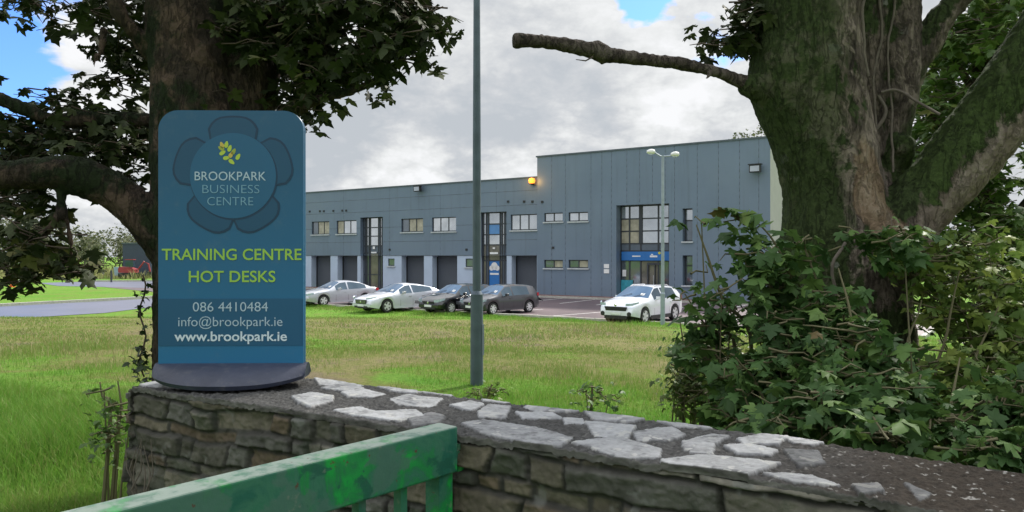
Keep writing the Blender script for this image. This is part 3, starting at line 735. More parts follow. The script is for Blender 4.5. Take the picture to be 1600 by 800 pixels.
# ------------------------------------------------------------------ cars
tyre = mat('tyre_rubber', (.018, .018, .02), .8, bump=.2)
alloy = mat('alloy_wheel', (.72, .72, .74), .4, metal=.2)
cglass = glassm('car_glass', (.07, .11, .15), .45, .04)
wsglass = glassm('windscreen_glass', (.07, .15, .27), .5, .04)
trimm = mat('black_plastic_trim', (.02, .02, .023), .5)
chrome = mat('chrome_trim', (.7, .7, .72), .15, metal=1.)
lampm = mat('headlamp_lens', (.42, .50, .62), .2, metal=.15, var=.3, vscale=12, coat=1)
redl = mat('red_tail_lamp', (.40, .015, .02), .25, coat=.8)
platem = mat('white_number_plate', (.78, .80, .82), .5)
paperm = mat('white_paper_disc', (.75, .76, .78), .8)
def interp(pts, x):
    pts = sorted(pts); return np.interp(x, [p[0] for p in pts], [p[1] for p in pts])
def car(name, label, cfg, loc, rz, group='cars parked along the edge of the field'):
    L, Wd, H = cfg['L'], cfg['W'], cfg['H']; R = cfg['R']; xf, xr = cfg['xf'], cfg['xr']
    hl = L/2
    root = thing(name, label, 'car', loc, rz, group)
    paint = cfg['paint']
    Xa, Xb, Xc, Xd = cfg['cab']      # windscreen base, roof front, roof rear, rear screen base
    bp_, cpil = cfg['bpil'], cfg['cpil']
    st = set(np.round(np.linspace(-hl, hl, 41), 3))
    for w in (xf, xr):
        for a in np.linspace(-1, 1, 15): st.add(round(w+a*(R+.07), 3))
    for v in (Xa, Xb, Xc, Xd, bp_-.04, bp_+.04, cpil, hl-.02, hl-.07, hl-.14, -hl+.02, -hl+.07, -hl+.14): st.add(round(v, 3))
    st = np.array(sorted(st)); keep = [0]
    for i in range(1, len(st)):
        if st[i]-st[keep[-1]] > .017 or any(abs(st[i]-v) < .001 for v in (Xa, Xb, Xc, Xd)): keep.append(i)
    st = st[keep]
    top = cfg['top']; belt = cfg['belt']
    rings = []
    for x in st:
        tz = interp(top, x); bz = min(interp(belt, x), tz-.02)
        e = min(1, (hl-abs(x))/.55); pl = 1-.16*(1-e)**2.2
        if hl-abs(x) < .08: pl -= .02
        w = Wd/2*pl
        zb = cfg.get('zb', .22)+.10*(1-min(1, (hl-abs(x))/.5))
        for ww in (xf, xr):
            q = (R+.065)**2-(x-ww)**2
            if q > 0: zb = max(zb, R-.01+math.sqrt(q))
        zb = min(zb, bz-.06)
        cab = np.clip(interp([(Xd, 0), (Xc, 1), (Xb, 1), (Xa, 0)], x), 0, 1)
        wr = cfg['wr']*Wd/2
        wt = (w*.90)*(1-cab)+wr*cab     # roof edge / bonnet edge
        zt = tz-.035*(1-cab)-.055*cab
        zwin = bz+(zt-bz)*.90 if cab > .0 else bz+(zt-bz)*.5
        wwin = w*.965+(wt-w*.965)*((zwin-bz)/max(zt-bz, 1e-3))
        h = bz-zb
        rings.append([(w*.72, zb), (w*.965, zb), (w*.995, zb+.30*h), (w, zb+.62*h), (w*.985, zb+.86*h), (w*.965, bz), (wwin, zwin), (wt, zt), (wt*.62, tz-.01), (0, tz)])
    K = len(rings[0]); n = len(st)
    V = []
    for i, x in enumerate(st):
        # slight rounding of nose and tail
        for s in (1, -1):
            for j, (y, z) in enumerate(rings[i]):
                xx = x
                V.append((xx, s*y, z))
    V = np.array(V)
    def vid(i, s, j): return i*2*K+(0 if s == 1 else K)+j
    groups = {}
    for i in range(n-1):
        xm = (st[i]+st[i+1])/2
        for s in (1, -1):
            for j in range(K-1):
                f = (vid(i, s, j), vid(i+1, s, j), vid(i+1, s, j+1), vid(i, s, j+1))
                if s == -1: f = f[::-1]
                g = 'body'
                if Xb <= xm <= Xa-.03 and j in (7, 8): g = 'windscreen'
                elif Xd+.06 <= xm <= Xc and j in (7, 8): g = 'rear_window'
                elif j == 5 and xm < cfg['wf'] and xm > cpil and abs(xm-bp_) > .045: g = ('side_window', s, xm > bp_)
                groups.setdefault(g, []).append(f)
    for i, rev in ((0, False), (n-1, True)):
        for j in range(K-1):
            f = (vid(i, 1, j), vid(i, 1, j+1), vid(i, -1, j+1), vid(i, -1, j))
            groups['body'].append(f if not rev else f[::-1])
    def sub(fs):
        ids = sorted({v for f in fs for v in f}); mp = {a: b for b, a in enumerate(ids)}
        return V[ids], [tuple(dict.fromkeys(mp[v] for v in f)) for f in fs]
    for g, fs in groups.items():
        vv, ff = sub(fs); ff = [f for f in ff if len(f) >= 3]
        nm = g if isinstance(g, str) else g[0]
        m_ = paint if nm == 'body' else (wsglass if nm == 'windscreen' else cglass)
        o = mk(nm, vv, ff, m_, root, False, True, sharp=38)
        if nm == 'body': body = o
    # underbody
    mb = MB(); mb.box(-hl+.25, hl-.25, -Wd/2*.72, Wd/2*.72, .2, cfg.get('zb', .22)+.42); mb.build('underbody', trimm, root, False)
    # wheels
    for wx in (xf, xr):
        for s in (1, -1):
            y = s*(Wd/2-.115)
            mb = MB(); mb.lathe([(R*.66, -.1), (R*.93, -.105), (R, -.07), (R, .07), (R*.93, .105), (R*.66, .1)], 28, 'y', (wx, y, R))
            ty = mb.build('wheel', tyre, root, False, True)
            mb = MB(); mb.lathe([(0, .03), (R*.55, .02), (R*.62, .02)], 28, 'y', (wx, y, R)); mb.lathe([(0, -.03), (R*.55, -.02), (R*.62, -.02)], 28, 'y', (wx, y, R))
            mb.build('wheel_well', trimm, ty, False)
            mb = MB(); mb.lathe([(R*.60, -.095), (R*.69, -.098), (R*.69, .098), (R*.60, .095), (R*.60, -.095)], 28, 'y', (wx, y, R))
            ns = cfg.get('spokes', 5); yo = s*.085
            for k in range(ns):
                a = 2*math.pi*k/ns+.3; ca, sa = math.cos(a), math.sin(a); wd = cfg.get('sw', .045)*1.25
                q = [(-wd, 0), (wd, 0), (wd*.75, R*.63), (-wd*.75, R*.63)]
                vs = [(wx+u*ca-v*sa, y+yo+dy, R+u*sa+v*ca) for dy in (-.015, .015) for u, v in q]
                mb.add(vs, [(3, 2, 1, 0), (4, 5, 6, 7), (0, 1, 5, 4), (1, 2, 6, 5), (2, 3, 7, 6), (3, 0, 4, 7)])
            mb.lathe([(0, -.02), (.06, -.018), (.06, .018), (0, .02)], 14, 'y', (wx, y+yo, R))
            mb.build('rim', alloy, ty, False)
    # front details
    def front_x(y, z):   # x of the nose skin at lateral y
        return hl-.0
    fz_ = cfg['fz']
    mb = MB(); gw = cfg['gw']; mb.extrude([(-gw, fz_['g1']), (-gw*.88, fz_['g0']), (gw*.88, fz_['g0']), (gw, fz_['g1'])], hl-.02, hl+.012, 'x')
    gr = mb.build('grille', trimm, root, False)
    mb = MB()
    for k in range(1, 4):
        z = fz_['g0']+(fz_['g1']-fz_['g0'])*k/4; mb.box(hl+.008, hl+.02, -gw*.85, gw*.85, z-.006, z+.006)
    mb.build('grille_bar', chrome if cfg.get('cg') else trimm, gr, False)
    mb = MB(); mb.lathe([(0, hl+.03), (.06, hl+.028), (.062, hl+.01)], 16, 'x', (0, 0, cfg.get('bz', (fz_['g0']+fz_['g1'])/2))); mb.build('badge', chrome, gr, False)
    mb = MB(); mb.box(hl-.02, hl+.016, -.60*Wd/2, .60*Wd/2, .26, .26+fz_.get('ih', .09)); mb.build('air_intake', trimm, root, False)
    mb = MB(); mb.box(hl+.012, hl+.03, -.26, .26, fz_['p'], fz_['p']+.11); mb.build('number_plate', platem, root, False)
    mb = MB(); mb.box(-hl-.02, -hl+.0, -.26, .26, .62, .73); mb.build('number_plate', platem, root, False)
    hz = fz_['h']; hh = fz_.get('hh', .13)
    for s in (1, -1):
        # headlight wraps round the corner, following the plan curve of the nose
        mb = MB(); yo = []
        xs_ = [hl+.012, hl-.02, hl-.10, hl-.22, hl-.36]
        for q, x in enumerate(xs_):
            xx = min(x, hl); e = min(1, (hl-xx)/.55); w = Wd/2*(1-.16*(1-e)**2.2-(.02 if hl-xx < .08 else 0))
            yy = (Wd/2*.52) if q == 0 else w+.008
            if q == 1: yy = w+.008
            zt = hz+hh/2+.07*q/4; zb_ = hz-hh/2+.12*q/4
            mb.v += [(x, s*yy, zb_), (x, s*yy, zt)]
        for q in range(4): 
            f = (2*q, 2*q+2, 2*q+3, 2*q+1); mb.f.append(f if s == 1 else f[::-1])
        mb.build('headlight', lampm, root, False)
        mb = MB()
        xs_ = [-hl-.012, -hl+.0, -hl+.12, -hl+.28]
        for q, x in enumerate(xs_):
            xx = max(x, -hl); e = min(1, (hl+xx)/.55); w = Wd/2*(1-.16*(1-e)**2.2-(.02 if hl+xx < .08 else 0))
            yy = Wd/2*.5 if q == 0 else w+.008
            tz = cfg['tl']
            mb.v += [(x, s*yy, tz-.09+.03*q/3), (x, s*yy, tz+.09)]
        for q in range(3):
            f = (2*q, 2*q+1, 2*q+3, 2*q+2); mb.f.append(f if s == 1 else f[::-1])
        mb.build('tail_light', redl, root, False)
        if cfg.get('fog'):
            mb = MB(); mb.lathe([(0, hl+.016), (.075, hl+.016), (.10, hl+.006), (.10, hl-.1)], 18, 'x', (.004, s*Wd/2*.70, .47)); mb.build('fog_lamp', trimm, root, False)
        # mirrors
        bz = interp(belt, Xa-.35); mx = cfg['wf']-.16
        mb = MB(); mb.box(-.07, .06, -.085, .085, -.06, .07, 0, (mx, s*(Wd/2+.10), bz+.07)); mb.box(-.03, .03, -.08, .08, -.06, -.03, 0, (mx, s*(Wd/2+.0), bz+.05))
        mo = mb.build('door_mirror', cfg.get('mir', paint), root, False)
        md = mo.modifiers.new('b', 'BEVEL'); md.width = .03; md.segments = 3
        # handles and shut lines
        for hx in ((bp_+.10, bp_-.78) if not cfg.get('two') else (bp_+.10,)):
            mb = MB(); w = Wd/2; mb.box(hx, hx+.17, w-.03, w+.022, bz-.14, bz-.11) if s == 1 else mb.box(hx, hx+.17, -w-.022, -w+.03, bz-.14, bz-.11); mb.build('door_handle', cfg.get('mir', paint), root, False)
        mb = MB()
        y0 = Wd/2-.02
        for lx in (cfg['wf']-.02, bp_, xr+R+.2):
            for (za, zb2, wa, wb_) in ((.30, .62, .995, 1.), (.62, .86, 1., .975)):
                xa = lx
                mb.add([(xa-.006, s*(Wd/2*wa+.002), za), (xa+.006, s*(Wd/2*wa+.002), za), (xa+.006, s*(Wd/2*wb_+.002), zb2), (xa-.006, s*(Wd/2*wb_+.002), zb2)], [(0, 1, 2, 3) if s == -1 else (3, 2, 1, 0)])
        mb.build('door_gap', trimm, root, False)
        mb = MB(); mb.box(xr+R+.1, xf-R-.1, s*Wd/2*.975-.02, s*Wd/2*.975+.02, .2, .29 if not cfg.get('suv') else .36); mb.build('side_skirt', trimm if cfg.get('suv') else paint, root, False)
    if cfg.get('rails'):
        for s in (1, -1):
            mb = MB(); y = s*cfg['wr']*Wd/2*.92
            mb.tube([(Xb-.15, y, H-.06), (Xb-.35, y, H+.0), (Xc+.3, y, H-.0), (Xc+.1, y, H-.08)], .022, 8); mb.build('roof_rail', chrome, root, False)
    # parking paper behind the windscreen (its lower passenger corner) and wipers
    def ws(x, y): return interp(top, x)
    x0 = Xa-.16
    mb = MB(); z0, z1 = ws(x0, 0)+.012, ws(x0-.14, 0)+.012
    mb.add([(x0, .34, z0-.012), (x0, .54, z0-.022), (x0-.14, .54, z1-.022), (x0-.14, .34, z1-.012)], [(0, 1, 2, 3)]); mb.build('windscreen_paper', paperm, root, False)
    for y in (-.5, .1):
        mb = MB(); mb.tube([(Xa+.0, y, ws(Xa, 0)+.02), (Xa-.22, y+.42, ws(Xa-.22, 0)+.025)], .01, 5)
        mb.build('wiper', trimm, root, False)
    return root
def paintm(name, col, metal=.35, rough=.32): return mat(name, col, rough, metal=metal, var=.03, coat=1., spec=.5)
hatch = dict(L=4.2, W=1.74, H=1.47, R=.315, xf=1.28, xr=-1.25, zb=.22, wr=.66, cab=(.98, .28, -1.5, -2.02), bpil=-.10, cpil=-1.27, wf=.62,
    top=[(-2.1, .62), (-2.08, .88), (-2.0, 1.02), (-1.66, 1.40), (-1.5, 1.425), (-.6, 1.475), (0, 1.465), (.28, 1.43), (.98, 1.0), (1.6, .88), (1.92, .76), (2.04, .66), (2.1, .52)],
    belt=[(-2.1, .60), (-2.0, .96), (-.5, .93), (.98, .90), (1.6, .82), (2.05, .64), (2.1, .5)], fz=dict(g0=.52, g1=.64, p=.36, h=.66, hh=.14), gw=.42, tl=.92, spokes=7, sw=.028)
sedan = dict(L=4.75, W=1.80, H=1.46, R=.325, xf=1.38, xr=-1.36, zb=.22, wr=.65, cab=(1.0, .25, -1.1, -1.78), bpil=-.2, cpil=-1.42, wf=.62,
    top=[(-2.375, .62), (-2.34, .95), (-2.2, 1.03), (-1.78, 1.08), (-1.1, 1.38), (-.5, 1.46), (-.1, 1.46), (.25, 1.41), (1.0, 1.0), (1.7, .88), (2.15, .76), (2.3, .68), (2.375, .52)],
    belt=[(-2.375, .60), (-2.25, .93), (-1.5, .98), (-.5, .95), (1.0, .90), (1.7, .82), (2.3, .64), (2.375, .5)], fz=dict(g0=.50, g1=.66, p=.36, h=.66, hh=.14), gw=.40, tl=.88, cg=1, spokes=5, sw=.05)
fast = dict(L=4.87, W=1.85, H=1.48, R=.34, xf=1.43, xr=-1.42, zb=.22, wr=.64, cab=(1.02, .12, -.95, -2.05), bpil=-.22, cpil=-1.55, wf=.62,
    top=[(-2.435, .62), (-2.40, 1.0), (-2.2, 1.08), (-2.05, 1.10), (-1.5, 1.30), (-.95, 1.42), (-.3, 1.48), (.12, 1.43), (.6, 1.22), (1.02, 1.0), (1.7, .90), (2.2, .78), (2.36, .68), (2.435, .5)],
    belt=[(-2.435, .60), (-2.3, 1.03), (-1.5, 1.04), (-.5, .98), (1.02, .92), (1.7, .84), (2.3, .66), (2.435, .48)], fz=dict(g0=.46, g1=.68, p=.33, h=.74, hh=.08, ih=.10), gw=.50, tl=.95, cg=1, spokes=5, sw=.04)
suv = dict(L=4.48, W=1.86, H=1.62, R=.36, xf=1.33, xr=-1.34, zb=.30, wr=.68, cab=(.98, .18, -1.45, -2.0), bpil=-.22, cpil=-1.45, wf=.60,
    top=[(-2.24, .70), (-2.2, 1.05), (-2.0, 1.18), (-1.62, 1.54), (-1.45, 1.57), (-.7, 1.62), (-.1, 1.615), (.18, 1.58), (.98, 1.12), (1.6, 1.02), (1.95, .92), (2.14, .80), (2.24, .60)],
    belt=[(-2.24, .66), (-2.05, 1.12), (-1.2, 1.12), (-.5, 1.05), (.98, 1.0), (1.6, .95), (2.1, .76), (2.24, .56)], fz=dict(g0=.60, g1=.77, p=.44, h=.86, hh=.12, ih=.12), gw=.56, tl=1.02, cg=0, spokes=5, sw=.05, rails=1, suv=1, fog=1, bz=.84)
def cfgp(c, **k): d = dict(c); d.update(k); return d
def car_at(px, py_front, c, theta, name, label):
    """put the near front wheel's foot at a ground point seen in the photo; heading turned theta from straight left"""
    x, y = G(px, py_front, -.012); a = math.pi+math.radians(theta)      # heading: left and towards the viewer
    # near side of the car is its left-hand side (y+ in car space is left of the driver)
    lx, ly = c['xf'], c['W']/2-.1
    ca, sa = math.cos(a), math.sin(a)
    ox, oy = x-(lx*ca-ly*sa), y-(lx*sa+ly*ca)
    return car(name, label, c, (ox, oy, -.012), a)
car_at(505, 479.5, cfgp(sedan, paint=paintm('silver_paint', (.50, .52, .58), .35)), 42, 'silver_saloon', 'silver saloon with a roof aerial, next to the blue sign')
car_at(604, 489.5, cfgp(fast, paint=paintm('pale_silver_paint', (.66, .68, .76), .2), mir=paintm('pale_mirror_paint', (.5, .5, .5))), 46, 'white_saloon', 'off white sloping roof saloon between the silver saloon and the black hatchback')
car_at(704, 491.5, cfgp(hatch, paint=paintm('black_paint', (.008, .009, .013), 0., .22), two=1), 48, 'black_hatchback', 'black hatchback parked behind the thick grey lamp post')
car_at(769, 493.5, cfgp(hatch, paint=paintm('dark_grey_paint', (.06, .062, .075), .4, .3)), 44, 'grey_hatchback', 'dark grey five door hatchback, rightmost of the four cars side by side')
car_at(1006, 508, cfgp(suv, paint=paintm('white_paint', (.74, .76, .84), 0, .3)), 50, 'white_suv', 'white sport utility car with roof rails parked alone by the slim lamp post')
# ------------------------------------------------------------------ lamp posts
galv = mat('weathered_galvanised_steel', (.105, .14, .18), .55, metal=.35, var=.2, vscale=5, bump=.12, bscale=30, dirt=((.09, .11, .13), .6))
galv2 = mat('pale_galvanised_steel', (.30, .35, .42), .45, metal=.35, var=.12, vscale=5)
d = 10.; x = (745-800)/F*d; z0 = float(ground_z(x, d))-.1
lp = thing('street_lamp', 'thick dark grey steel lamp post standing just beyond the stone wall', 'street lamp', (x, d, z0), 0)
zj = CAMZ-60/F*d
mb = MB(); mb.tube([(x, d, z0), (x, d, zj)], [.088, .084], 24); mb.tube([(x, d, zj), (x, d, zj+.05)], [.084, .056], 24); mb.build('base_section', galv, lp, smooth=True)
mb = MB(); mb.tube([(x, d, zj-.02), (x, d, zj+2), (x, d, 8.4)], [.057, .055, .036], 20); mb.build('pole', galv, lp, smooth=True)
mb = MB(); mb.box(-.035, .035, -.004, .004, 0, .42, math.radians(70), (x+.084, d-.02, CAMZ-155/F*d)); mb.build('access_door', galv, lp)
mb = MB(); mb.tube([(x, d, 8.35), (x+.15, d, 8.6), (x+.6, d, 8.68)], .028, 10); ar = mb.build('lamp_arm', galv, lp, smooth=True)
mb = MB(); mb.box(-.1, .6, -.13, .13, -.05, .08, 0, (x+.6, d, 8.68)); mb.build('lamp_head', galv2, lp)
d = 29.4; x = (1035.5-800)/F*d; z0 = 0.; zt = CAMZ+(401-244)/F*d
lp = thing('street_lamp', 'slim pale lamp post with two white lamp heads in front of the white car', 'street lamp', (x, d, z0), 0)
mb = MB(); mb.tube([(x, d, z0-.2), (x, d, 1.4)], .092, 18); mb.tube([(x, d, 1.4), (x, d, 1.46)], [.092, .066], 18); mb.tube([(x, d, 1.4), (x, d, zt)], [.07, .055], 18); mb.build('pole', galv2, lp, smooth=True)
mb = MB(); mb.tube([(x-.32, d, zt+.12), (x-.1, d, zt-.02), (x, d, zt-.04), (x+.25, d, zt-.02), (x+.38, d, zt+.02)], .03, 8); mb.build('lamp_arm', galv2, lp, smooth=True)
whead = mat('white_lamp_housing', (.72, .73, .74), .4)
for s, dz in ((-1, .12), (1, .02)):
    mb = MB(); xx = x+s*.48
    mb.lathe([(0, -.16), (.05, -.155), (.10, -.06), (.115, .05), (.07, .16), (0, .19)], 14, 'x', (xx, d, zt+dz+.03)); o = mb.build('lamp_head', whead, lp, smooth=True)
    mb = MB(); mb.lathe([(.0, -.05), (.085, -.03), (.085, .0)], 14, 'z', (xx, d, zt+dz-.06)); mb.build('lens', lampm, o, smooth=True)

# ------------------------------------------------------------------ distant things on the left
dd = 98.
cab = thing('site_cabin', 'dark navy box shaped cabin beyond the red machine', 'cabin', (*P(219, 401, dd)[:2], .3), math.radians(-20))
mb = MB(); mb.box(-1.3, 3.4, -1.6, 3, 0, 4.2); mb.build('wall', mat('navy_cladding', (.035, .05, .09), .5), cab, False)
mb = MB(); mb.box(-1.4, 3.5, -1.7, 3.1, 4.2, 4.35); mb.build('roof', capm, cab, False)
mb = MB(); mb.box(-.2, .7, -1.63, -1.6, .1, 2.2); mb.build('door', framem, cab, False)
redm = mat('faded_red_paint', (.30, .04, .05), .5, var=.25, vscale=2)
ex = thing('mini_excavator', 'red tracked digger parked in the rough grass in front of the navy cabin', 'digger', (*P(203, 401, 93)[:2], .3), math.radians(10))
mb = MB()
for s in (-1, 1): mb.box(-1.1, 1.1, s*.75-.18, s*.75+.18, 0, .45)
mb.build('track', blackm, ex, False)
mb = MB(); mb.extrude([(-1.1, .5), (.8, .5), (.8, .9), (.2, 1.15), (-1.0, 1.25), (-1.15, 1.0)], -.8, .8, 'y'); bo = mb.build('body', redm, ex, False)
mb = MB(); mb.box(-.3, .6, -.75, .1, 1.25, 2.1); cb = mb.build('cab', cglass, ex, False)
mb = MB(); mb.box(-.36, .66, -.8, .15, 2.1, 2.2); mb.build('cab_roof', redm, cb, False)
mb = MB(); mb.tube([(.9, .3, .9), (1.6, .3, 1.9), (2.1, .3, 1.6), (2.3, .3, .6)], .11, 8); bm2 = mb.build('boom', redm, ex, False)
mb = MB(); mb.box(2.05, 2.5, 0, .6, .15, .6); mb.build('bucket', blackm, bm2, False)
wt = thing('water_tank', 'small pale blue tank standing left of the red digger', 'tank', (*P(186.5, 401, 94)[:2], .3))
mb = MB(); mb.box(-.5, .45, -.4, .4, .15, 1.2); mb.build('tank_body', mat('pale_blue_plastic', (.30, .42, .52), .6), wt, False)
mb = MB(); mb.box(-.55, .5, -.45, .45, 0, .15); mb.build('pallet', mat('grey_pallet', (.3, .28, .25), .9), wt, False)
mb = MB(); q = P(30, 401, 70); mb.tube([(0, 0, -.2), (0, 0, 3.2)], [.07, .06], 10)
o = mb.build('marker_pole', mat('white_pole_paint', (.7, .72, .72), .5), None, smooth=True); o.location = (q[0], q[1], .0); tag(o, 'slim white pole standing on the far grass verge', 'pole')
q = P(18, 401, 69)
cn = thing('traffic_cone', 'orange traffic cone on the far grass verge', 'traffic cone', (q[0], q[1], .0))
mb = MB(); mb.box(-.22, .22, -.22, .22, -.02, .05); mb.lathe([(.17, .05), (.04, .75), (0, .75)], 16); mb.build('cone_body', mat('orange_cone_plastic', (.8, .16, .03), .5), cn, False)
mb = MB(); mb.lathe([(.139, .25), (.101, .45)], 16); mb.build('reflective_band', whitep, cn, False)
for px, lab in ((174, 'dark timber post standing on the verge near the digger'), ):
    q = P(px, 401, 82); mb = MB(); mb.box(-.07, .07, -.07, .07, -.3, 1.3); o = mb.build('marker_post', framem); o.location = (q[0], q[1], .0); tag(o, lab, 'post')

# ------------------------------------------------------------------ wood on the left horizon, trees behind the building
def foliage_blobs(blobs, n_per, size, rg, tmpl=LEAFS, shell=.5):
    ps = []
    for (c, r) in blobs:
        m = int(n_per*(r[0]*r[2])); u = rg.normal(0, 1, (m, 3)); u /= np.linalg.norm(u, axis=1)[:, None]
        rad = rg.uniform(shell, 1.05, m)**.7; p = c+u*r*rad[:, None]
        k = fbm(p*1.1/np.mean(r)*2, 3, 4) > -.13; ps.append(p[k])
    p = np.concatenate(ps); return leaves(p, size, tmpl, .2, rg, .3)
wood_leaf = leafmat('wood_foliage', (.06, .075, .04), (.12, .14, .075), (.20, .20, .10), .2, .8)  # muted grey greens: distance haze put into the leaf colour
bark_far = mat('far_bark', (.17, .16, .13), .9)
bl = []; mb = MB()
for i in range(95):
    d = rng.uniform(108, 150); px = rng.uniform(-330, 430); h = rng.uniform(5.5, 8.5)*(1.12-.28*sst(px, 30, 300))*d/120
    if 120 < px < 220: h *= .88
    x_ = (px-800)/F*d; nb = 3
    for k in range(nb):
        bl.append((np.array([x_+rng.normal(0, 1.), d+rng.normal(0, 1), .4+h*(.35+.25*k)]), np.array([rng.uniform(1.4, 2.6), 1.8, rng.uniform(1.4, 2.3)])))
    mb.tube([(x_, d, 0), (x_+rng.normal(0, .4), d, h*.5), (x_+rng.normal(0, .6), d, h*.95)], [.16, .1, .03], 6)
V, Fa, R = foliage_blobs(bl, 46, .45, rng)
wd = thing('woodland', 'hazy grey green wood along the horizon beyond the roads', 'wood', (-60, 125, .4)); wd['kind'] = 'stuff'
o = mk('foliage', V, Fa, wood_leaf, wd, attrs={'rnd': R}); o['kind'] = 'stuff'
o = mb.build('trunks', bark_far, wd); o['kind'] = 'stuff'
bl = []
for px, py, r_ in ((1150, 222, 1.3), (1163, 214, 1.5), (1190, 216, 1.8), (1215, 208, 2.5), (1240, 205, 3.)):
    bl.append((P(px, py+8, 82), np.array([r_, r_, r_])))
q = P(1185, 401, 82); tr_ = thing('tree', 'treetop showing above the roof of the tall block', 'tree', (q[0], q[1], 0))
V, Fa, R = foliage_blobs(bl, 60, .38, rng); mk('crown', V, Fa, wood_leaf, tr_, attrs={'rnd': R})
mb = MB(); mb.tube([(q[0], q[1], 0), (q[0]+.3, q[1], 9), (q[0]+.8, q[1], 15)], [.45, .3, .06], 10)
for k in range(12):
    a = P(1150+k*8, 214-rng.uniform(-4, 6), 82); mb.tube([(q[0], q[1], 9+k*.3), tuple((np.array([q[0], q[1], 12])+a)/2), tuple(a)], [.12, .07, .015], 5)
mb.build('trunk', bark_far, tr_)
# ------------------------------------------------------------------ stone wall
A0 = np.array([-1.48, 2.86]); WD_ = np.array([.865, -.502]); WD_ /= np.linalg.norm(WD_); WN = np.array([-WD_[1], WD_[0]])
TOPZ = 2.40; WL = 5.0
def wlen(X, Y):
    d = np.array([X, Y])-A0; return d@WD_, d@WN
def w_th(s): return .50-.03*np.clip(s, 0, 3)
def top_px(px, py):   # photo pixel on the coping plane -> wall coordinates
    d = (CAMZ-TOPZ)*F/(py-401); return wlen((px-800)/F*d, d)
c6 = lambda l: [(x/3.2+600, y/3.2+560) for x, y in l]
c7 = lambda l: [(x/2.909+1050, y/2.909+600) for x, y in l]
c5 = lambda l: [(x/3.2+150, y/3.2+560) for x, y in l]
slabs = [c6(q) for q in ([(390, 325), (500, 312), (760, 352), (938, 400), (880, 442), (760, 436), (480, 372)], [(470, 270), (520, 240), (630, 245), (600, 300), (480, 295)],
    [(700, 240), (760, 213), (900, 220), (985, 245), (970, 264), (760, 262)], [(660, 270), (840, 272), (890, 300), (700, 302)], [(1000, 265), (1080, 253), (1340, 290), (1230, 325), (1060, 315)],
    [(1005, 320), (1255, 345), (1210, 412), (1060, 390)], [(1245, 375), (1440, 348), (1510, 385), (1420, 412), (1270, 412)], [(895, 300), (990, 305), (1000, 325), (910, 327)],
    [(940, 425), (1180, 402), (1390, 460), (1370, 492), (1200, 494)], [(1370, 313), (1600, 330), (1640, 352), (1460, 340)], [(1490, 420), (1600, 400), (1650, 430), (1640, 480), (1540, 470)],
    [(30, 203), (130, 183), (290, 200), (240, 242), (80, 232)], [(-20, 265), (110, 253), (180, 285), (60, 312), (-20, 300)], [(150, 163), (300, 158), (400, 178), (330, 187)], [(330, 235), (430, 215), (500, 232), (440, 262)],
    [(120, 300), (240, 275), (310, 292), (260, 325), (150, 337)], [(480, 190), (640, 205), (720, 212), (600, 222), (500, 212)])]
slabs += [c7(q) for q in ([(-40, 345), (120, 323), (490, 355), (340, 412), (200, 400), (-30, 368)], [(50, 270), (100, 262), (195, 300), (170, 322), (60, 300)], [(90, 255), (180, 228), (255, 240), (190, 277)],
    [(290, 250), (420, 225), (525, 240), (480, 272), (330, 272)], [(240, 285), (350, 278), (475, 300), (440, 320), (300, 317)], [(510, 295), (660, 300), (690, 350), (580, 372)], [(420, 400), (640, 415), (760, 450), (560, 440)],
    [(540, 235), (700, 255), (640, 275), (540, 262)], [(820, 450), (930, 440), (960, 470), (860, 490)], [(1060, 430), (1180, 470), (1130, 500)])]
slabs += [c5(q) for q in ([(1090, 95), (1250, 98), (1380, 122), (1300, 140), (1120, 130)], [(1130, 150), (1250, 128), (1335, 147), (1240, 165)], [(1230, 172), (1330, 155), (1440, 175), (1380, 196), (1260, 192)],
    [(1400, 135), (1600, 150), (1600, 176), (1480, 165)], [(1480, 202), (1600, 185), (1650, 205), (1600, 232)], [(1190, 257), (1310, 238), (1400, 265), (1600, 250), (1640, 290), (1520, 312), (1330, 292)],
    [(980, 190), (1080, 173), (1180, 190), (1180, 217), (1070, 247), (1010, 225)], [(180, 118), (280, 108), (420, 150), (250, 140)])]
slabs = [[top_px(*p) for p in q] for q in slabs]
def poly_sd(S, T, poly):
    """signed distance, positive inside"""
    d = np.full(S.shape, 1e9); ins = np.zeros(S.shape, bool); n = len(poly)
    for i in range(n):
        ax, ay = poly[i]; bx, by = poly[(i+1) % n]; ex, ey = bx-ax, by-ay
        t = np.clip(((S-ax)*ex+(T-ay)*ey)/(ex*ex+ey*ey+1e-12), 0, 1)
        d = np.minimum(d, np.hypot(S-ax-t*ex, T-ay-t*ey))
        c_ = ((ay > T) != (by > T)) & (S < (bx-ax)*(T-ay)/(by-ay+1e-12)+ax); ins ^= c_
    return np.where(ins, d, -d)
res = .0030
S1 = np.arange(-.03, 3.3, res); SK = 8; T1 = np.r_[np.zeros(SK), np.linspace(0, 1.0, 168)]
S, Tn = np.meshgrid(S1, T1, indexing='ij'); edge_in = .008*fbm(np.stack([S*9, S*0, S*0], -1), 3, 31)
T_ = Tn*w_th(S)
p3 = np.stack([S, T_, S*0], -1)
H = .004*fbm(p3*22, 4, 2, .6)+.007*np.clip(fbm(p3*75, 3, 6, .7), -.2, 1)+.003*fbm(p3*160, 2, 8)
col = np.stack([np.full(S.shape, q) for q in (.105, .104, .104)], -1)*(1+.9*fbm(p3*110, 3, 9, .7))[..., None]
right = sst(S, 2.15, 2.75)     # damp brown, mossy end near the shrubs
col = col*(1-right[..., None])+np.array([.055, .043, .034])*(1+.5*fbm(p3*60, 3, 10))[..., None]*right[..., None]
wob = .004*fbm(p3*20, 3, 12)+.004*fbm(p3*60, 3, 13, .7)
sl_mask = np.zeros(S.shape)
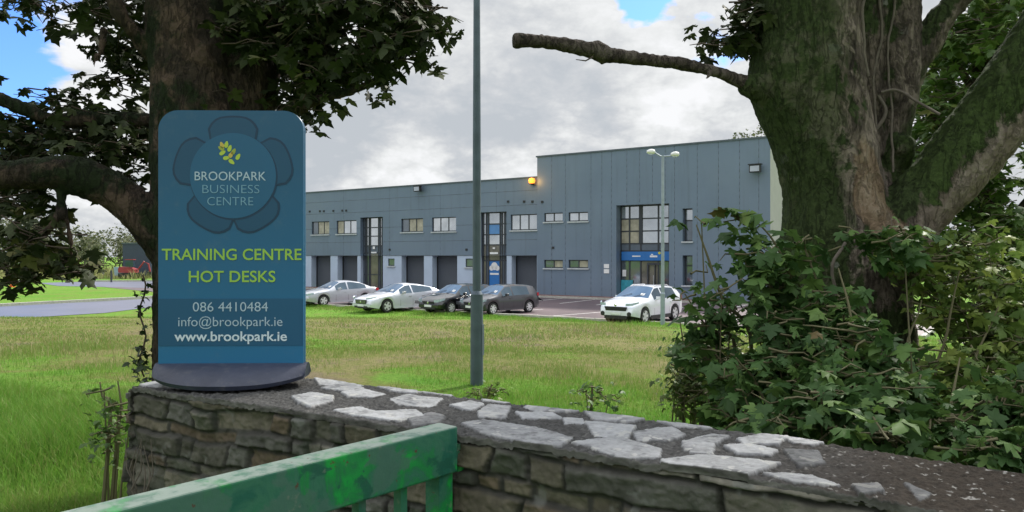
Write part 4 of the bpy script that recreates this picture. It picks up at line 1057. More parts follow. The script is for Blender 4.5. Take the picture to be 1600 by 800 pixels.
spk = sst(fbm(p3*75, 2, 17), .5, .6)*(.3+.7*right); col = col*(1-spk[..., None])+np.array([.34, .33, .31])*spk[..., None]
for k, pl in enumerate(slabs):
    sd = poly_sd(S, T_, pl)+wob; r_ = np.random.default_rng(100+k)
    sd = sd+.004; a = sst(sd, -.001, .0018); hgt = .006+r_.uniform(-.001, .004)+(S-np.mean([q[0] for q in pl]))*r_.normal(0, .012)+(T_-np.mean([q[1] for q in pl]))*r_.normal(0, .014)
    lay = .0035*np.floor(fbm(p3*11+k*3, 3, 20)*3.)/3.+.0014*fbm(p3*np.array([60, 90, 1]), 3, 21)
    dk = .45 if k in (15, 22, 25, 26) else 1.
    H = H*(1-a)+(hgt+lay)*a
    base = np.array([.52, .53, .55])*dk*r_.uniform(.75, 1.1)
    cc = base*(1+.28*fbm(p3*16+k, 4, 22)+.22*fbm(p3*110, 2, 23))[..., None]
    cc = cc*(1-.32*sst(fbm(p3*26+k*2, 4, 27, .65), .05, .35))[..., None]; cc = np.where((fbm(p3*38+k, 3, 24) > .36)[..., None], np.array([.62, .62, .60])*dk, cc)
    col = col*(1-a[..., None])+cc*a[..., None]; sl_mask = np.maximum(sl_mask, a)
col = np.clip(col, .01, .8)
end = sst(w_th(S)-T_, 0, .01)*sst(S, 0, .02)
Zt = TOPZ-.006+H-.028*(1-end)
sk = np.clip((SK-np.arange(len(T1)))/SK, 0, 1)[None, :]; Zt = Zt-.020*sk
q_ = np.stack([S, Zt, S*0], -1); skn = fbm(q_*np.array([30, 60, 1]), 4, 61, .65)
col = np.where(sk[..., None] > .12, np.array([.15, .147, .135])*(1+.9*skn)[..., None], col)
sag = -.02*sst(S, 2.2, 3.2)
Tj = T_+edge_in*(1-Tn)+np.where(sk > .12, .004*skn-.003, 0)
XY = A0+S[..., None]*WD_+Tj[..., None]*WN
def gridF(a, b_):
    i = (np.arange(a-1)[:, None]*b_+np.arange(b_-1)[None]).ravel(); return np.stack([i, i+b_, i+b_+1, i+1], 1)
def stone_mat(name, rough, spec, extra=None):
    m, t, b, oc = newmat(name)
    at = t.nodes.new('ShaderNodeAttribute'); at.attribute_name = 'tone'
    n = noise_node(t, oc, 70, 8, .7); n2 = noise_node(t, oc, 7, 6, .6)
    c = mixc(t, mathn(t, 'MULTIPLY', n, .55), at.outputs['Color'], (.05, .05, .045), 'MIX')
    if extra: c = mixc(t, smoothn(t, n2, .5, .66, 0, extra[1]), c, extra[0])
    t.links.new(c, b.inputs['Base Color'])
    lum = t.nodes.new('ShaderNodeRGBToBW'); t.links.new(at.outputs['Color'], lum.inputs[0])
    t.links.new(smoothn(t, lum.outputs[0], .12, .4, .95, rough), b.inputs['Roughness']); t.links.new(smoothn(t, lum.outputs[0], .12, .4, .12, spec), b.inputs['Specular IOR Level'])
    t.links.new(bumpn(t, noise_node(t, oc, 110, 10, .8), .9, .006), b.inputs['Normal']); return m
topm = stone_mat('coping_slabs_and_mortar', .50, .6)
facem = stone_mat('rubble_stone_face', .85, .25, ((.045, .062, .04), .55))
WALL = thing('stone_wall', 'rubble stone wall topped with pale flat slabs set in mortar', 'wall', (A0[0], A0[1], 1.2))
mk('coping', np.concatenate([XY, (Zt+sag)[..., None]], -1).reshape(-1, 3), gridF(*S.shape), topm, WALL, smooth=True, attrs={'tone': col.reshape(-1, 3)})
# faces
def face(s0, s1, z0, z1, seed, fn, name, res=.0055):
    s1d = np.arange(s0, s1, res); v1d = np.arange(0, z1-z0, res)     # v = depth below top
    s, v = np.meshgrid(s1d, v1d, indexing='ij'); r_ = np.random.default_rng(seed)
    q = np.stack([s, v, s*0], -1)
    vw = v+.034*fbm(q*np.array([2.6, 2, 1]), 3, seed)+.010*fbm(q*12, 3, seed+1)
    sw = s+.03*fbm(q*np.array([5, 9, 1]), 4, seed+2)
    H = np.full(s.shape, -.0); col = np.zeros(s.shape+(3,)); y = -.03; ci = 0
    hs = [.04, .065, .045, .07, .05, .08, .045, .07, .085, .07, .09, .06, .1, .08, .1, .1, .1]
    while y < z1-z0+.1:
        h = hs[ci % len(hs)]*r_.uniform(.85, 1.2); m = (vw >= y) & (vw < y+h)
        ed = [s0-.3]
        while ed[-1] < s1+.4: ed.append(ed[-1]+r_.choice([.06, .09, .13, .18, .26, .34])*r_.uniform(.8, 1.25))
        ed = np.array(ed); sh = r_.normal(0, .02)
        idx = np.clip(np.searchsorted(ed, sw[m]), 1, len(ed)-1)
        dx = np.minimum(sw[m]-ed[idx-1], ed[idx]-sw[m]); dv = np.minimum(vw[m]-y, y+h-vw[m]); dist = np.minimum(dx, dv)
        off = r_.normal(0, .008, len(ed)+1)[idx]; tl = r_.normal(0, .10, len(ed)+1)[idx]
        rise = sst(dist, .0005, .009)
        H[m] = -.015+rise*(.015+off+tl*(vw[m]-y-h/2))
        tones = np.array([1.06, 1.0, .90])*2.1*np.array([(.095, .092, .076), (.066, .070, .068), (.088, .072, .056), (.058, .060, .052), (.11, .11, .10), (.08, .075, .06), (.06, .068, .06)])
        ct = tones[r_.integers(0, len(tones), len(ed)+1)][idx]*r_.uniform(.75, 1.15, len(ed)+1)[idx][:, None]
        mortar = np.array([.07, .068, .06])
        col[m] = mortar+(ct-mortar)*sst(dist, .004, .013)[:, None]
        y += h; ci += 1
    H = H+.012*fbm(q*13, 4, seed+5, .6)+.010*fbm(q*48, 4, seed+6, .75)
    H += .012*np.round(fbm(q*np.array([5, 16, 1]), 2, seed+8)*2)/2*.5
    col *= (1+.4*fbm(q*30, 3, seed+7)+.25*fbm(q*5, 3, seed+11))[..., None]
    lich = sst(fbm(q*9, 4, seed+9), .28, .42)*sst(fbm(q*45, 2, seed+10), -.1, .3)
    col = col*(1-.6*lich[..., None])+np.array([.27, .28, .26])*.6*lich[..., None]
    H = H*sst(v, -.0, .0) if False else H-.014*(1-sst(v, 0, .012))
    pos = fn(s, v, H)
    return mk(name, pos.reshape(-1, 3), gridF(*s.shape), facem, WALL, smooth=True, attrs={'tone': np.clip(col, .01, .6).reshape(-1, 3)})
def f_front(s, v, H):
    bat = .03*v
    XY = A0+s[..., None]*WD_+(edge_in0(s)*np.exp(-v*30)-H-bat)[..., None]*WN; return np.concatenate([XY, (TOPZ-.018-v-.02*sst(s, 2.2, 3.2))[..., None]], -1)
def edge_in0(s): return .008*fbm(np.stack([s*9, s*0, s*0], -1), 3, 31)*1.0-.006
face(-.02, 3.3, 1.2, 2.40, 41, f_front, 'front_stonework')
def f_end(s, v, H):
    XY = A0+(H-.012)[..., None]*(-WD_)+s[..., None]*WN; return np.concatenate([XY, (TOPZ-.02-v)[..., None]], -1)
face(-.01, .5, 1.2, 2.40, 52, f_end, 'end_stonework', .012)
def f_back(s, v, H):
    XY = A0+s[..., None]*WD_+(w_th(s)+H)[..., None]*WN; return np.concatenate([XY, (TOPZ-.02-v)[..., None]], -1)
face(-.02, 3.3, 1.2, 2.40, 63, f_back, 'back_stonework', .02)
mb = MB(); q = A0+WD_*3.28; q2 = A0+WD_*9
mb.add([(*q, 1.1), (*q2, 1.1), (*(q2+WN*.42), 1.1), (*(q+WN*.40), 1.1), (*q, 2.37), (*q2, 2.3), (*(q2+WN*.42), 2.3), (*(q+WN*.40), 2.37)], [(0, 1, 5, 4), (1, 2, 6, 5), (2, 3, 7, 6), (3, 0, 4, 7), (4, 5, 6, 7)])
mb.build('rough_stonework', mat('plain_rubble', (.09, .085, .075), .9, var=.4, vscale=9, bump=.8, bscale=25), WALL)

# ------------------------------------------------------------------ blue pavement sign
sx, sy, sz = (363.5-800)/F*2.85, 2.85, TOPZ+.006
SG = thing('pavement_sign', 'blue business centre sign board standing on the left end of the stone wall', 'sign', (sx, sy, sz), math.radians(1.5))
signblue, t, b, oc = newmat('sign_blue_vinyl')
n = noise_node(t, oc, 2.2, 4, .5); sxn = t.nodes.new('ShaderNodeSeparateXYZ'); t.links.new(oc, sxn.inputs[0])
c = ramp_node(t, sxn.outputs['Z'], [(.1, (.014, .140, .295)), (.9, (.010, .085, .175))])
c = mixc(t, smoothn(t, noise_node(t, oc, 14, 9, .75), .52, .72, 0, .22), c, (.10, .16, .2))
t.links.new(c, b.inputs['Base Color']); b.inputs['Roughness'].default_value = .42
def flat(name, col, rough=.45, coat=0.): return mat(name, col, rough, var=.05, coat=coat)
SWd, Z0, Z1, rc = .553, .075, 1.054, .075
def rrect(w, z0, z1, r, n=8, bot=0.01):
    p = [(-w/2, z0), (w/2, z0)]
    p += [(w/2-r+r*math.sin(a), z1-r+r*math.cos(a)) for a in np.linspace(math.pi/2, 0, n)]
    p += [(-w/2+r-r*math.sin(a), z1-r+r*math.cos(a)) for a in np.linspace(0, math.pi/2, n)]
    return p
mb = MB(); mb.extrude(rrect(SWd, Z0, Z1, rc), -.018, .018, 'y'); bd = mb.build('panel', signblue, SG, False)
mb = MB(); pr = rrect(SWd-.033, Z0, Z1-.0165, rc-.0165)
mb.tube([(x, 0, z) for x, z in pr[1:]]+[(pr[0][0], 0, pr[0][1])], .0175, 8)
mb.build('edge_frame', mat('sign_edge_trim', (.016, .09, .16), .4), SG, False, True)
yf = -.0185
def psz(py): return CAMZ+(401-py)/F*(2.85-.018)-sz
def psx(px): return (px-363.5)/F*(2.85-.018)
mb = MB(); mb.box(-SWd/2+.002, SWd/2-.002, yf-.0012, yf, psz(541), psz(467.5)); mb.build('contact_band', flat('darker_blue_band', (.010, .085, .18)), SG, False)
# printed table and chairs seen from above
def tz(px, py): return (psx(px), psz(py))
cx, cz = tz(367, 276); R0 = 66/F*2.83
chair_d = flat('print_dark_blue', (.004, .036, .085)); chair_m = flat('print_mid_blue', (.007, .066, .14)); table_m = flat('print_table_blue', (.012, .10, .205))
def sector(r0, r1, a0, a1, n=14):
    A = np.linspace(a0, a1, n); rr = r1
    out_ = [(cx+(r0+(rr-r0)*min(1, 1.12*max(0, math.sin(math.pi*i/(n-1)))**.42))*math.cos(a), cz+(r0+(rr-r0)*min(1, 1.12*max(0, math.sin(math.pi*i/(n-1)))**.42))*math.sin(a)) for i, a in enumerate(A)]
    inn = [(cx+r0*.9*math.cos(a), cz+r0*.9*math.sin(a)) for a in A[::-1]]
    return out_+inn
lay = yf-.0004
for k, deg in enumerate((90, 161, 19, 239, 302)):
    a = math.radians(deg); w_ = math.radians(33)
    mb = MB(); mb.extrude(sector(R0, R0*1.43, a-w_, a+w_), lay-.0004, lay, 'y'); ch = mb.build('printed_chair', chair_d, SG, False)
    mb = MB(); mb.extrude(sector(R0*.98, R0*1.385, a-w_*.93, a+w_*.93), lay-.0010, lay-.0006, 'y'); mb.build('chair_seat', chair_m, ch, False)
mb = MB(); mb.lathe([(0, lay-.0012), (R0*1.03, lay-.0012), (R0*1.03, lay)], 64, 'y', (cx+.003, 0, cz-.003)); mb.build('table_outline', chair_d, SG, False)
mb = MB(); mb.lathe([(0, lay-.002), (R0*1.01, lay-.002), (R0*1.01, lay)], 64, 'y', (cx, 0, cz+.001)); mb.build('printed_table', table_m, SG, False)
# leaf emblem
lime = flat('lime_print', (.42, .55, .06)); lime2 = flat('olive_print', (.30, .36, .05)); orng = flat('amber_print', (.55, .42, .08))
def ell(px, py, a, rot, m_, L_=5.4, w_=3.0):
    x0, z0 = tz(px, py); s = 2.83/F; mb = MB(); r = math.radians(rot)
    pts = []
    for k in range(16):
        u = L_*math.cos(k/16*2*math.pi); v = w_*math.sin(k/16*2*math.pi)*(1-.25*math.cos(k/16*2*math.pi)); pts.append((x0+s*(u*math.cos(r)-v*math.sin(r)), z0+s*(u*math.sin(r)+v*math.cos(r))))
    mb.extrude(pts, lay-.0032, lay-.0022, 'y'); return mb.build('leaf_emblem', m_, SG, False)
for px, py, rot, m_ in ((350, 228, 110, orng), (357, 227, 80, lime), (349, 233, 150, lime2), (351, 240, 30, lime), (362, 233, 70, lime), (368, 238, 60, lime2), (357, 248, 10, lime), (365, 254, -40, lime), (375, 246, 60, lime), (364, 243, 60, orng)):
    ell(px, py, 0, rot, m_)
def stext(body, px, base, hpx, wpx, m_, off=0., y=lay-.0026):
    o = wtext(body, 1., 0, 0, 0, m_, SG, off=off, ext=.002, rot=(0, 0, 0)); me = o.data
    n = len(me.vertices); a = np.empty(n*3, np.float32); me.vertices.foreach_get('co', a); a = a.reshape(-1, 3)
    ref = wtext('H', 1., 0, 0, 0, m_, SG, ext=0, rot=(0, 0, 0)); q = np.array([v.co[:] for v in ref.data.vertices]); caph = q[:, 1].max(); me2 = ref.data; bpy.data.objects.remove(ref); bpy.data.meshes.remove(me2)
    x0, x1 = a[:, 0].min(), a[:, 0].max(); s = 2.832/F
    X = (a[:, 0]-(x0+x1)/2)/(x1-x0)*wpx*s+psx(px); Z = a[:, 1]/caph*hpx*s+psz(base); Y = y-(a[:, 2] > 0)*.0008
    me.vertices.foreach_set('co', np.stack([X, Y, Z], -1).astype(np.float32).ravel()); me.update(); return o
wtx = flat('white_print', (.60, .70, .78)); wtx2 = flat('pale_blue_print', (.17, .34, .46)); wtx3 = flat('soft_white_print', (.40, .52, .62)); ltx = flat('lime_lettering', (.30, .52, .07))
stext('BROOKPARK', 363, 283, 13.5, 110, wtx3, .0); stext('BUSINESS', 364, 303, 13, 88, wtx2, -.014); stext('CENTRE', 363, 322, 13, 71, wtx2, -.012)
stext('TRAINING CENTRE', 365, 407, 17, 216, ltx, .012, yf-.0006); stext('HOT DESKS', 365.5, 441.5, 17, 134, ltx, .012, yf-.0006)
stext('086 4410484', 363, 487.5, 14.5, 116, wtx3, -.006, yf-.0018); stext('info@brookpark.ie', 363, 510.5, 14.5, 161, wtx3, -.006, yf-.0018); stext('www.brookpark.ie', 363.5, 533.5, 14.5, 174, wtx, .014, yf-.0018)
# rubber base: low dome with a curved front
rub = mat('dark_recycled_rubber', (.035, .042, .072), .5, var=.25, vscale=6, bump=.25, bscale=60, dirt=((.12, .12, .12), .4))
V, Fc = [], []
nx_, nv = 60, 22
for i in range(nx_+1):
    X = -.290*math.cos(math.pi*i/nx_); b_ = .02+.14*max(0, 1-(abs(X)/.299)**2.0)**.6
    for j in range(nv+1):
        v = -1+2*j/nv; V.append((X, v*b_, .016+.026*(abs(X)/.3)**3+(.066-.026*(abs(X)/.3)**3)*(1-abs(v)**2.6)))
for i in range(nx_):
    for j in range(nv): q = i*(nv+1)+j; Fc.append((q, q+nv+1, q+nv+2, q+1))
rim = [i*(nv+1) for i in range(nx_+1)]+[nx_*(nv+1)+j for j in range(1, nv+1)]+[i*(nv+1)+nv for i in range(nx_-1, -1, -1)]+[j for j in range(nv-1, 0, -1)]
b0 = len(V)
for q in rim: x, y, z = V[q]; V.append((x*.97, y*.96, .028*(abs(x)/.3)**3))
for k in range(len(rim)): k2 = (k+1) % len(rim); Fc.append((rim[k], b0+k, b0+k2, rim[k2]))
Fc.append(tuple(b0+k for k in range(len(rim)-1, -1, -1)))
mk('rubber_base', V, Fc, rub, SG, False, True, sharp=50)

# ------------------------------------------------------------------ gate
gp_m, t, b, oc = newmat('flaking_green_gate_paint')
n1 = noise_node(t, oc, 6.5, 6, .6, .9, (1, 1, .7)); n2 = noise_node(t, oc, 22, 8, .65); n3 = noise_node(t, oc, 5.2, 6, .6, .5)
c = ramp_node(t, n1, [(.38, (.012, .11, .075)), (.445, (.035, .155, .095)), (.49, (.025, .15, .085)), (.53, (.012, .19, .055)), (.60, (.006, .30, .05))])
c = mixc(t, smoothn(t, n3, .52, .57, 0, .8), c, (.06, .145, .11))
c = mixc(t, smoothn(t, noise_node(t, oc, 8.5, 6, .6, .8), .60, .64, 0, .8), c, (.010, .09, .06))
c = mixc(t, smoothn(t, n2, .62, .70, 0, .6), c, (.16, .20, .16))
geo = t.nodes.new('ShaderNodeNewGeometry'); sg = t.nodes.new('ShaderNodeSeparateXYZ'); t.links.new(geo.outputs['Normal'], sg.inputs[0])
c = mixc(t, mathn(t, 'MULTIPLY', smoothn(t, sg.outputs['Z'], .5, .9), smoothn(t, n2, .38, .56, .35, .95)), c, (.30, .36, .31))  # paler top face: worn paint, plus sky reflection put into the colour
c = mixc(t, smoothn(t, noise_node(t, oc, 34, 8, .6), .66, .70, 0, .9), c, (.10, .045, .03))
t.links.new(c, b.inputs['Base Color']); b.inputs['Roughness'].default_value = .5
t.links.new(bumpn(t, n2, .5, .004), b.inputs['Normal'])
gA = np.array([-.165, 2.06]); gB = np.array([-.79, 1.335]); gd = (gB-gA)/np.linalg.norm(gB-gA); gn = np.array([gd[1], -gd[0]]); 
if gn@np.array([1, -1]) < 0: gn = -gn
GT = TOPZ+.027
GR = thing('metal_gate', 'green painted metal gate with flaking paint hinged at the stone wall', 'gate', (gA[0], gA[1], 1.3), math.atan2(gd[1], gd[0]))
# local x along the gate, local y across
Lg = 2.7
ly = 1 if (gn@np.array([-gd[1], gd[0]])) > 0 else -1
def lat(a, b_): return (a, b_) if ly > 0 else (-b_, -a)
zt = GT-1.3
mb = MB(); y0, y1 = lat(-.055, .02); mb.box(0, Lg, y0, y1, zt-.128, zt); o = mb.build('top_rail', gp_m, GR, False); md = o.modifiers.new('b', 'BEVEL'); md.width = .006; md.segments = 3
mb = MB(); mb.box(0, Lg, y0, y1, .12, .22); mb.build('bottom_rail', gp_m, GR, False)
for k in range(12):
    x = .012 if k == 0 else .012+.135*k+.02
    w = .05 if k == 0 else .022
    ya, yb2 = lat(-.045 if k == 0 else -.03, .01 if k == 0 else -.002)
    mb = MB(); mb.box(x, x+w, ya, yb2, .222, zt-.13); mb.build('stile' if k == 0 else 'bar', gp_m, GR, False)
mb = MB()
for z in (zt-.1, .35): mb.tube([(-.045, -.02*ly, z-.04), (-.045, -.02*ly, z+.04)], .018, 10); mb.box(-.045, .0, -.03, -.01, z-.02, z+.02)
mb.build('hinge', gp_m, GR, False)
# ------------------------------------------------------------------ trees
def bark(name, dark, mid, light, moss, moss_lo, moss_hi, lich=True, upmoss=0., side=(0, 0, 0), hero=None):
    m, t, b, oc = newmat(name)
    nf = noise_node(t, oc, 8, 10, .7, .3, (1, 1, .6)); nb = noise_node(t, oc, 2.1, 6, .6, .5); nm = noise_node(t, oc, 2.6, 9, .68, .3); nl = noise_node(t, oc, 40, 6, .6)
    c = ramp_node(t, nf, [(.34, dark), (.52, mid), (.68, light)])
    c = mixc(t, smoothn(t, nb, .53, .57, 0, .6), c, light)
    geo = t.nodes.new('ShaderNodeNewGeometry'); dp = t.nodes.new('ShaderNodeVectorMath'); dp.operation = 'DOT_PRODUCT'
    t.links.new(geo.outputs['Normal'], dp.inputs[0]); dp.inputs[1].default_value = side
    mf = mathn(t, 'ADD', nm, mathn(t, 'MULTIPLY', dp.outputs['Value'], upmoss))
    mfac = smoothn(t, mf, moss_lo, moss_hi)
    mc = ramp_node(t, nl, [(.3, tuple(q*.5 for q in moss)), (.7, moss)])
    c = mixc(t, mfac, c, mc)
    if lich:
        v = t.nodes.new('ShaderNodeTexVoronoi'); v.inputs['Scale'].default_value = 3.1; v.inputs['Randomness'].default_value = 1
        mp = t.nodes.new('ShaderNodeMapping'); t.links.new(oc, mp.inputs[0]); mp.inputs['Scale'].default_value = (1, 1, 1.6); t.links.new(mp.outputs[0], v.inputs['Vector'])
        dd_ = mathn(t, 'ADD', v.outputs['Distance'], mathn(t, 'MULTIPLY', noise_node(t, oc, 9, 8, .7), .9))
        lf = smoothn(t, dd_, .53, .57, .75, 0)
        c = mixc(t, mathn(t, 'MULTIPLY', lf, smoothn(t, nb, .42, .55)), c, (.24, .245, .22))
    # plates of bark with dark fissures between them
    fis = mathn(t, 'ABSOLUTE', mathn(t, 'SUBTRACT', noise_node(t, oc, 15, 7, .62, .9, (1, 1, .3)), .5))
    ff = smoothn(t, fis, .0, .035)
    c = mixc(t, mathn(t, 'MULTIPLY', mathn(t, 'SUBTRACT', 1., ff), .28), c, tuple(q*.45 for q in dark))
    t.links.new(c, b.inputs['Base Color']); b.inputs['Roughness'].default_value = .9; b.inputs['Specular IOR Level'].default_value = .2
    if hero: c = hero(t, oc, c, nm, nf, nl); t.links.new(c, b.inputs['Base Color'])
    hgt = mathn(t, 'ADD', mathn(t, 'ADD', nf, mathn(t, 'MULTIPLY', nl, .3)), mathn(t, 'MULTIPLY', ff, .22))
    t.links.new(bumpn(t, hgt, 1., .05), b.inputs['Normal']); return m
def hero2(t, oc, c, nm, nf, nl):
    """where this trunk is paler and where moss has settled, in the tree's own space"""
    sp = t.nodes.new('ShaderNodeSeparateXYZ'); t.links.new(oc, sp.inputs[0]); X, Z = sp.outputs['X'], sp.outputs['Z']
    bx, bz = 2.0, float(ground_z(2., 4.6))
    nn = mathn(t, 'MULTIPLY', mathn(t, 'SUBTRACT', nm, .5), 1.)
    # limb: paler bark below its centre line, moss above
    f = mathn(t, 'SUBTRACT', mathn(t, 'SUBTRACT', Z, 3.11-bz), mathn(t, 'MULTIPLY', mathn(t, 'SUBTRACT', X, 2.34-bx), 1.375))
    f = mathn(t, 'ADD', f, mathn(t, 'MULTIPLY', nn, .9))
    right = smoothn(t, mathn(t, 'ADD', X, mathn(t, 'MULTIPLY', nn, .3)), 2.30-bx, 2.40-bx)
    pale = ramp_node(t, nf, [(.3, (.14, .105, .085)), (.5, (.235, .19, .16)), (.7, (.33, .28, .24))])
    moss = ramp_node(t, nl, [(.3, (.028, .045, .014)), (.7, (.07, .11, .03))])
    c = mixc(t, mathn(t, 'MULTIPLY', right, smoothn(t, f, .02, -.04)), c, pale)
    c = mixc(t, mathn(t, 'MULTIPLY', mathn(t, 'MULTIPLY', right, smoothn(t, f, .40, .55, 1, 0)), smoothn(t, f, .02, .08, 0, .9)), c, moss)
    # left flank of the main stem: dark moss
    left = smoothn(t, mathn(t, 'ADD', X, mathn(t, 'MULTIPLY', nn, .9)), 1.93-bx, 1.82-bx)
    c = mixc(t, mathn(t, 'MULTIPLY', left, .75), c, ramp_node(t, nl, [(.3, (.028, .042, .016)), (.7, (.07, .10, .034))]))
    # tan patch in the fork
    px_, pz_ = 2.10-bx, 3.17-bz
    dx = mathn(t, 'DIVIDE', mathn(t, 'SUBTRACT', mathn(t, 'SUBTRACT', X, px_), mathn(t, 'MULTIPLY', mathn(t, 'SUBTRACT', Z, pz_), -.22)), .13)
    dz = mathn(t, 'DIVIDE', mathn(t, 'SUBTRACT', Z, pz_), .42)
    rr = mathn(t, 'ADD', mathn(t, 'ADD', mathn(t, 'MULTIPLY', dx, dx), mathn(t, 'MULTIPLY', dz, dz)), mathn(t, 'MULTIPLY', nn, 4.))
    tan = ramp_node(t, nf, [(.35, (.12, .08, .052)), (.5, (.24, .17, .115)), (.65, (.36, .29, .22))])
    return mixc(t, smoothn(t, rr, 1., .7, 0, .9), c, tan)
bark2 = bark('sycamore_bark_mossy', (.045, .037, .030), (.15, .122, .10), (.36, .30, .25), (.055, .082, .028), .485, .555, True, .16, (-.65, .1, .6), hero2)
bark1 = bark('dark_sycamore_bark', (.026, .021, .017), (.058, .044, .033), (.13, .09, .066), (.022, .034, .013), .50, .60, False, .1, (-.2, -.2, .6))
deadm = bark('dead_branch_bark', (.045, .036, .032), (.10, .08, .07), (.19, .16, .14), (.04, .05, .03), .62, .72, False)
vine = mat('grey_vine_stem', (.13, .11, .09), .9, var=.3, vscale=20)
twigm = mat('brown_twig', (.075, .055, .04), .9)
twigg = mat('green_brown_stem', (.12, .11, .055), .8)

def limb(mb, pts, n=28, k=7, wob=.0, seed=0):
    """pts: (px, py, dist, width_px) in the photo -> a real limb at that distance"""
    p = [P(a, b_, d) for a, b_, d, w in pts]; r = [w/F*d/2 for a, b_, d, w in pts]
    p, r = spline(p, r, k); mb.tube([tuple(q) for q in p], list(np.maximum(r, .004)), n); return p, r
def bark_disp(a1=.02, a2=.008, seed=0):
    def f(V, N):
        q = V*np.array([1, 1, .5]); return a1*fbm(q*6, 4, seed, .6)+a2*(1-2.6*np.abs(fbm(q*15, 3, seed+3, .65)))+.006*fbm(V*np.array([40, 40, 22]), 2, seed+4)
    return f
def twig_sprays(centres, rg, per=7, L=.28, size=.13, tmpl=LEAF, droop=.6, grow=None):
    """each centre gets a short forked twig with leaves on stalks round it"""
    mb = MB(); ps = []
    for c_ in centres:
        a = rg.uniform(0, 2*np.pi); dirv = np.array([math.cos(a), math.sin(a), rg.uniform(-.5, .35)])
        if grow is not None: dirv = dirv*.8+grow
        dirv /= np.linalg.norm(dirv); l_ = L*rg.uniform(.6, 1.3)
        e = c_+dirv*l_; mid = (c_+e)/2+rg.normal(0, .02, 3); mb.tube([tuple(c_-dirv*l_*.5), tuple(c_), tuple(mid), tuple(e)], [.006, .0045, .0035, .002], 4, False)
        for k in range(per):
            t_ = rg.uniform(.0, 1.0); p = c_+(e-c_)*t_; o_ = rg.normal(0, 1, 3); o_ /= np.linalg.norm(o_); q = p+o_*rg.uniform(.04, .12); q[2] -= .02
            ps.append(q)
    return mb, leaves(np.array(ps), size, tmpl, droop, rg)
def in_blob(px, py, rx, ry, d, rd, n, rg, clump=.0):
    """n points in an ellipsoid centred on a photo point at distance d (rx, ry in photo px, rd in metres)"""
    u = rg.normal(0, 1, (n, 3)); u /= np.linalg.norm(u, axis=1)[:, None]; u *= rg.uniform(0, 1, n)[:, None]**(1/2.4)
    dd_ = d+u[:, 1]*rd; return np.stack([(px+u[:, 0]*rx-800)/F*dd_, dd_, CAMZ+(401-py-u[:, 2]*ry)/F*dd_], -1)
def thin(p, f, th, seed):
    """drop the points that fall in noise holes, so the sky shows through"""
    return p[fbm(p*f, 3, seed) > th]

# ---- left sycamore
rt = np.random.default_rng(21)
gz1 = float(ground_z(-2.1, 5.1))
T1 = thing('sycamore_tree', 'dark leafy sycamore whose trunk rises behind the blue sign', 'tree', (-2.1, 5.1, gz1))
mb = MB()
limb(mb, [(352, 830, 5.1, 240), (346, 720, 5.1, 200), (336, 600, 5.1, 178), (334, 480, 5.1, 170), (330, 380, 5.1, 164), (322, 260, 5.1, 156), (308, 130, 5.1, 132), (292, 0, 5.1, 118), (285, -200, 5.1, 100), (275, -450, 5.2, 70), (270, -700, 5.2, 30)])
limb(mb, [(340, 330, 5.1, 120), (375, 200, 5.15, 95), (400, 80, 5.2, 80), (420, -60, 5.3, 70), (450, -260, 5.5, 50), (480, -500, 5.6, 25)])
limb(mb, [(310, 440, 5.05, 80), (262, 375, 5., 76), (220, 333, 4.95, 60), (170, 296, 4.9, 56), (120, 276, 4.85, 56), (60, 272, 4.8, 46), (-20, 274, 4.75, 40), (-130, 250, 4.7, 46), (-300, 200, 4.7, 28)])
limb(mb, [(285, 205, 5.15, 34), (240, 190, 5.2, 22), (160, 186, 5.3, 20), (90, 188, 5.3, 20), (40, 172, 5.3, 18), (-10, 152, 5.3, 16), (-90, 130, 5.3, 12)], 12)
limb(mb, [(265, 110, 5.1, 40), (225, 70, 5.0, 24), (190, 25, 4.9, 20), (160, -40, 4.9, 16), (120, -160, 4.9, 10)], 12)
limb(mb, [(385, 230, 5.15, 40), (440, 185, 5.0, 24), (500, 156, 4.9, 15), (550, 143, 4.85, 13), (600, 118, 4.8, 10), (650, 68, 4.8, 6), (662, 35, 4.8, 4)], 10)
limb(mb, [(410, 60, 5.2, 45), (470, 10, 5.1, 28), (540, -50, 5.0, 22), (620, -120, 4.9, 14)], 10)
limb(mb, [(90, 275, 4.83, 16), (95, 320, 4.8, 12), (84, 350, 4.75, 10), (60, 372, 4.75, 8), (30, 385, 4.7, 5)], 8)
limb(mb, [(96, 315, 4.8, 9), (108, 360, 4.8, 7), (113, 400, 4.8, 5)], 8)
limb(mb, [(162, 45, 4.9, 8), (158, 80, 4.85, 6), (147, 100, 4.8, 5), (146, 130, 4.8, 3)], 6)
limb(mb, [(146, 102, 4.82, 4), (128, 95, 4.8, 3), (108, 78, 4.8, 2)], 6)
V, Fa = remeshed(mb, .017, 3, bark_disp(.02, .009, 3))
mk('trunk', V, Fa, bark1, T1, smooth=True)
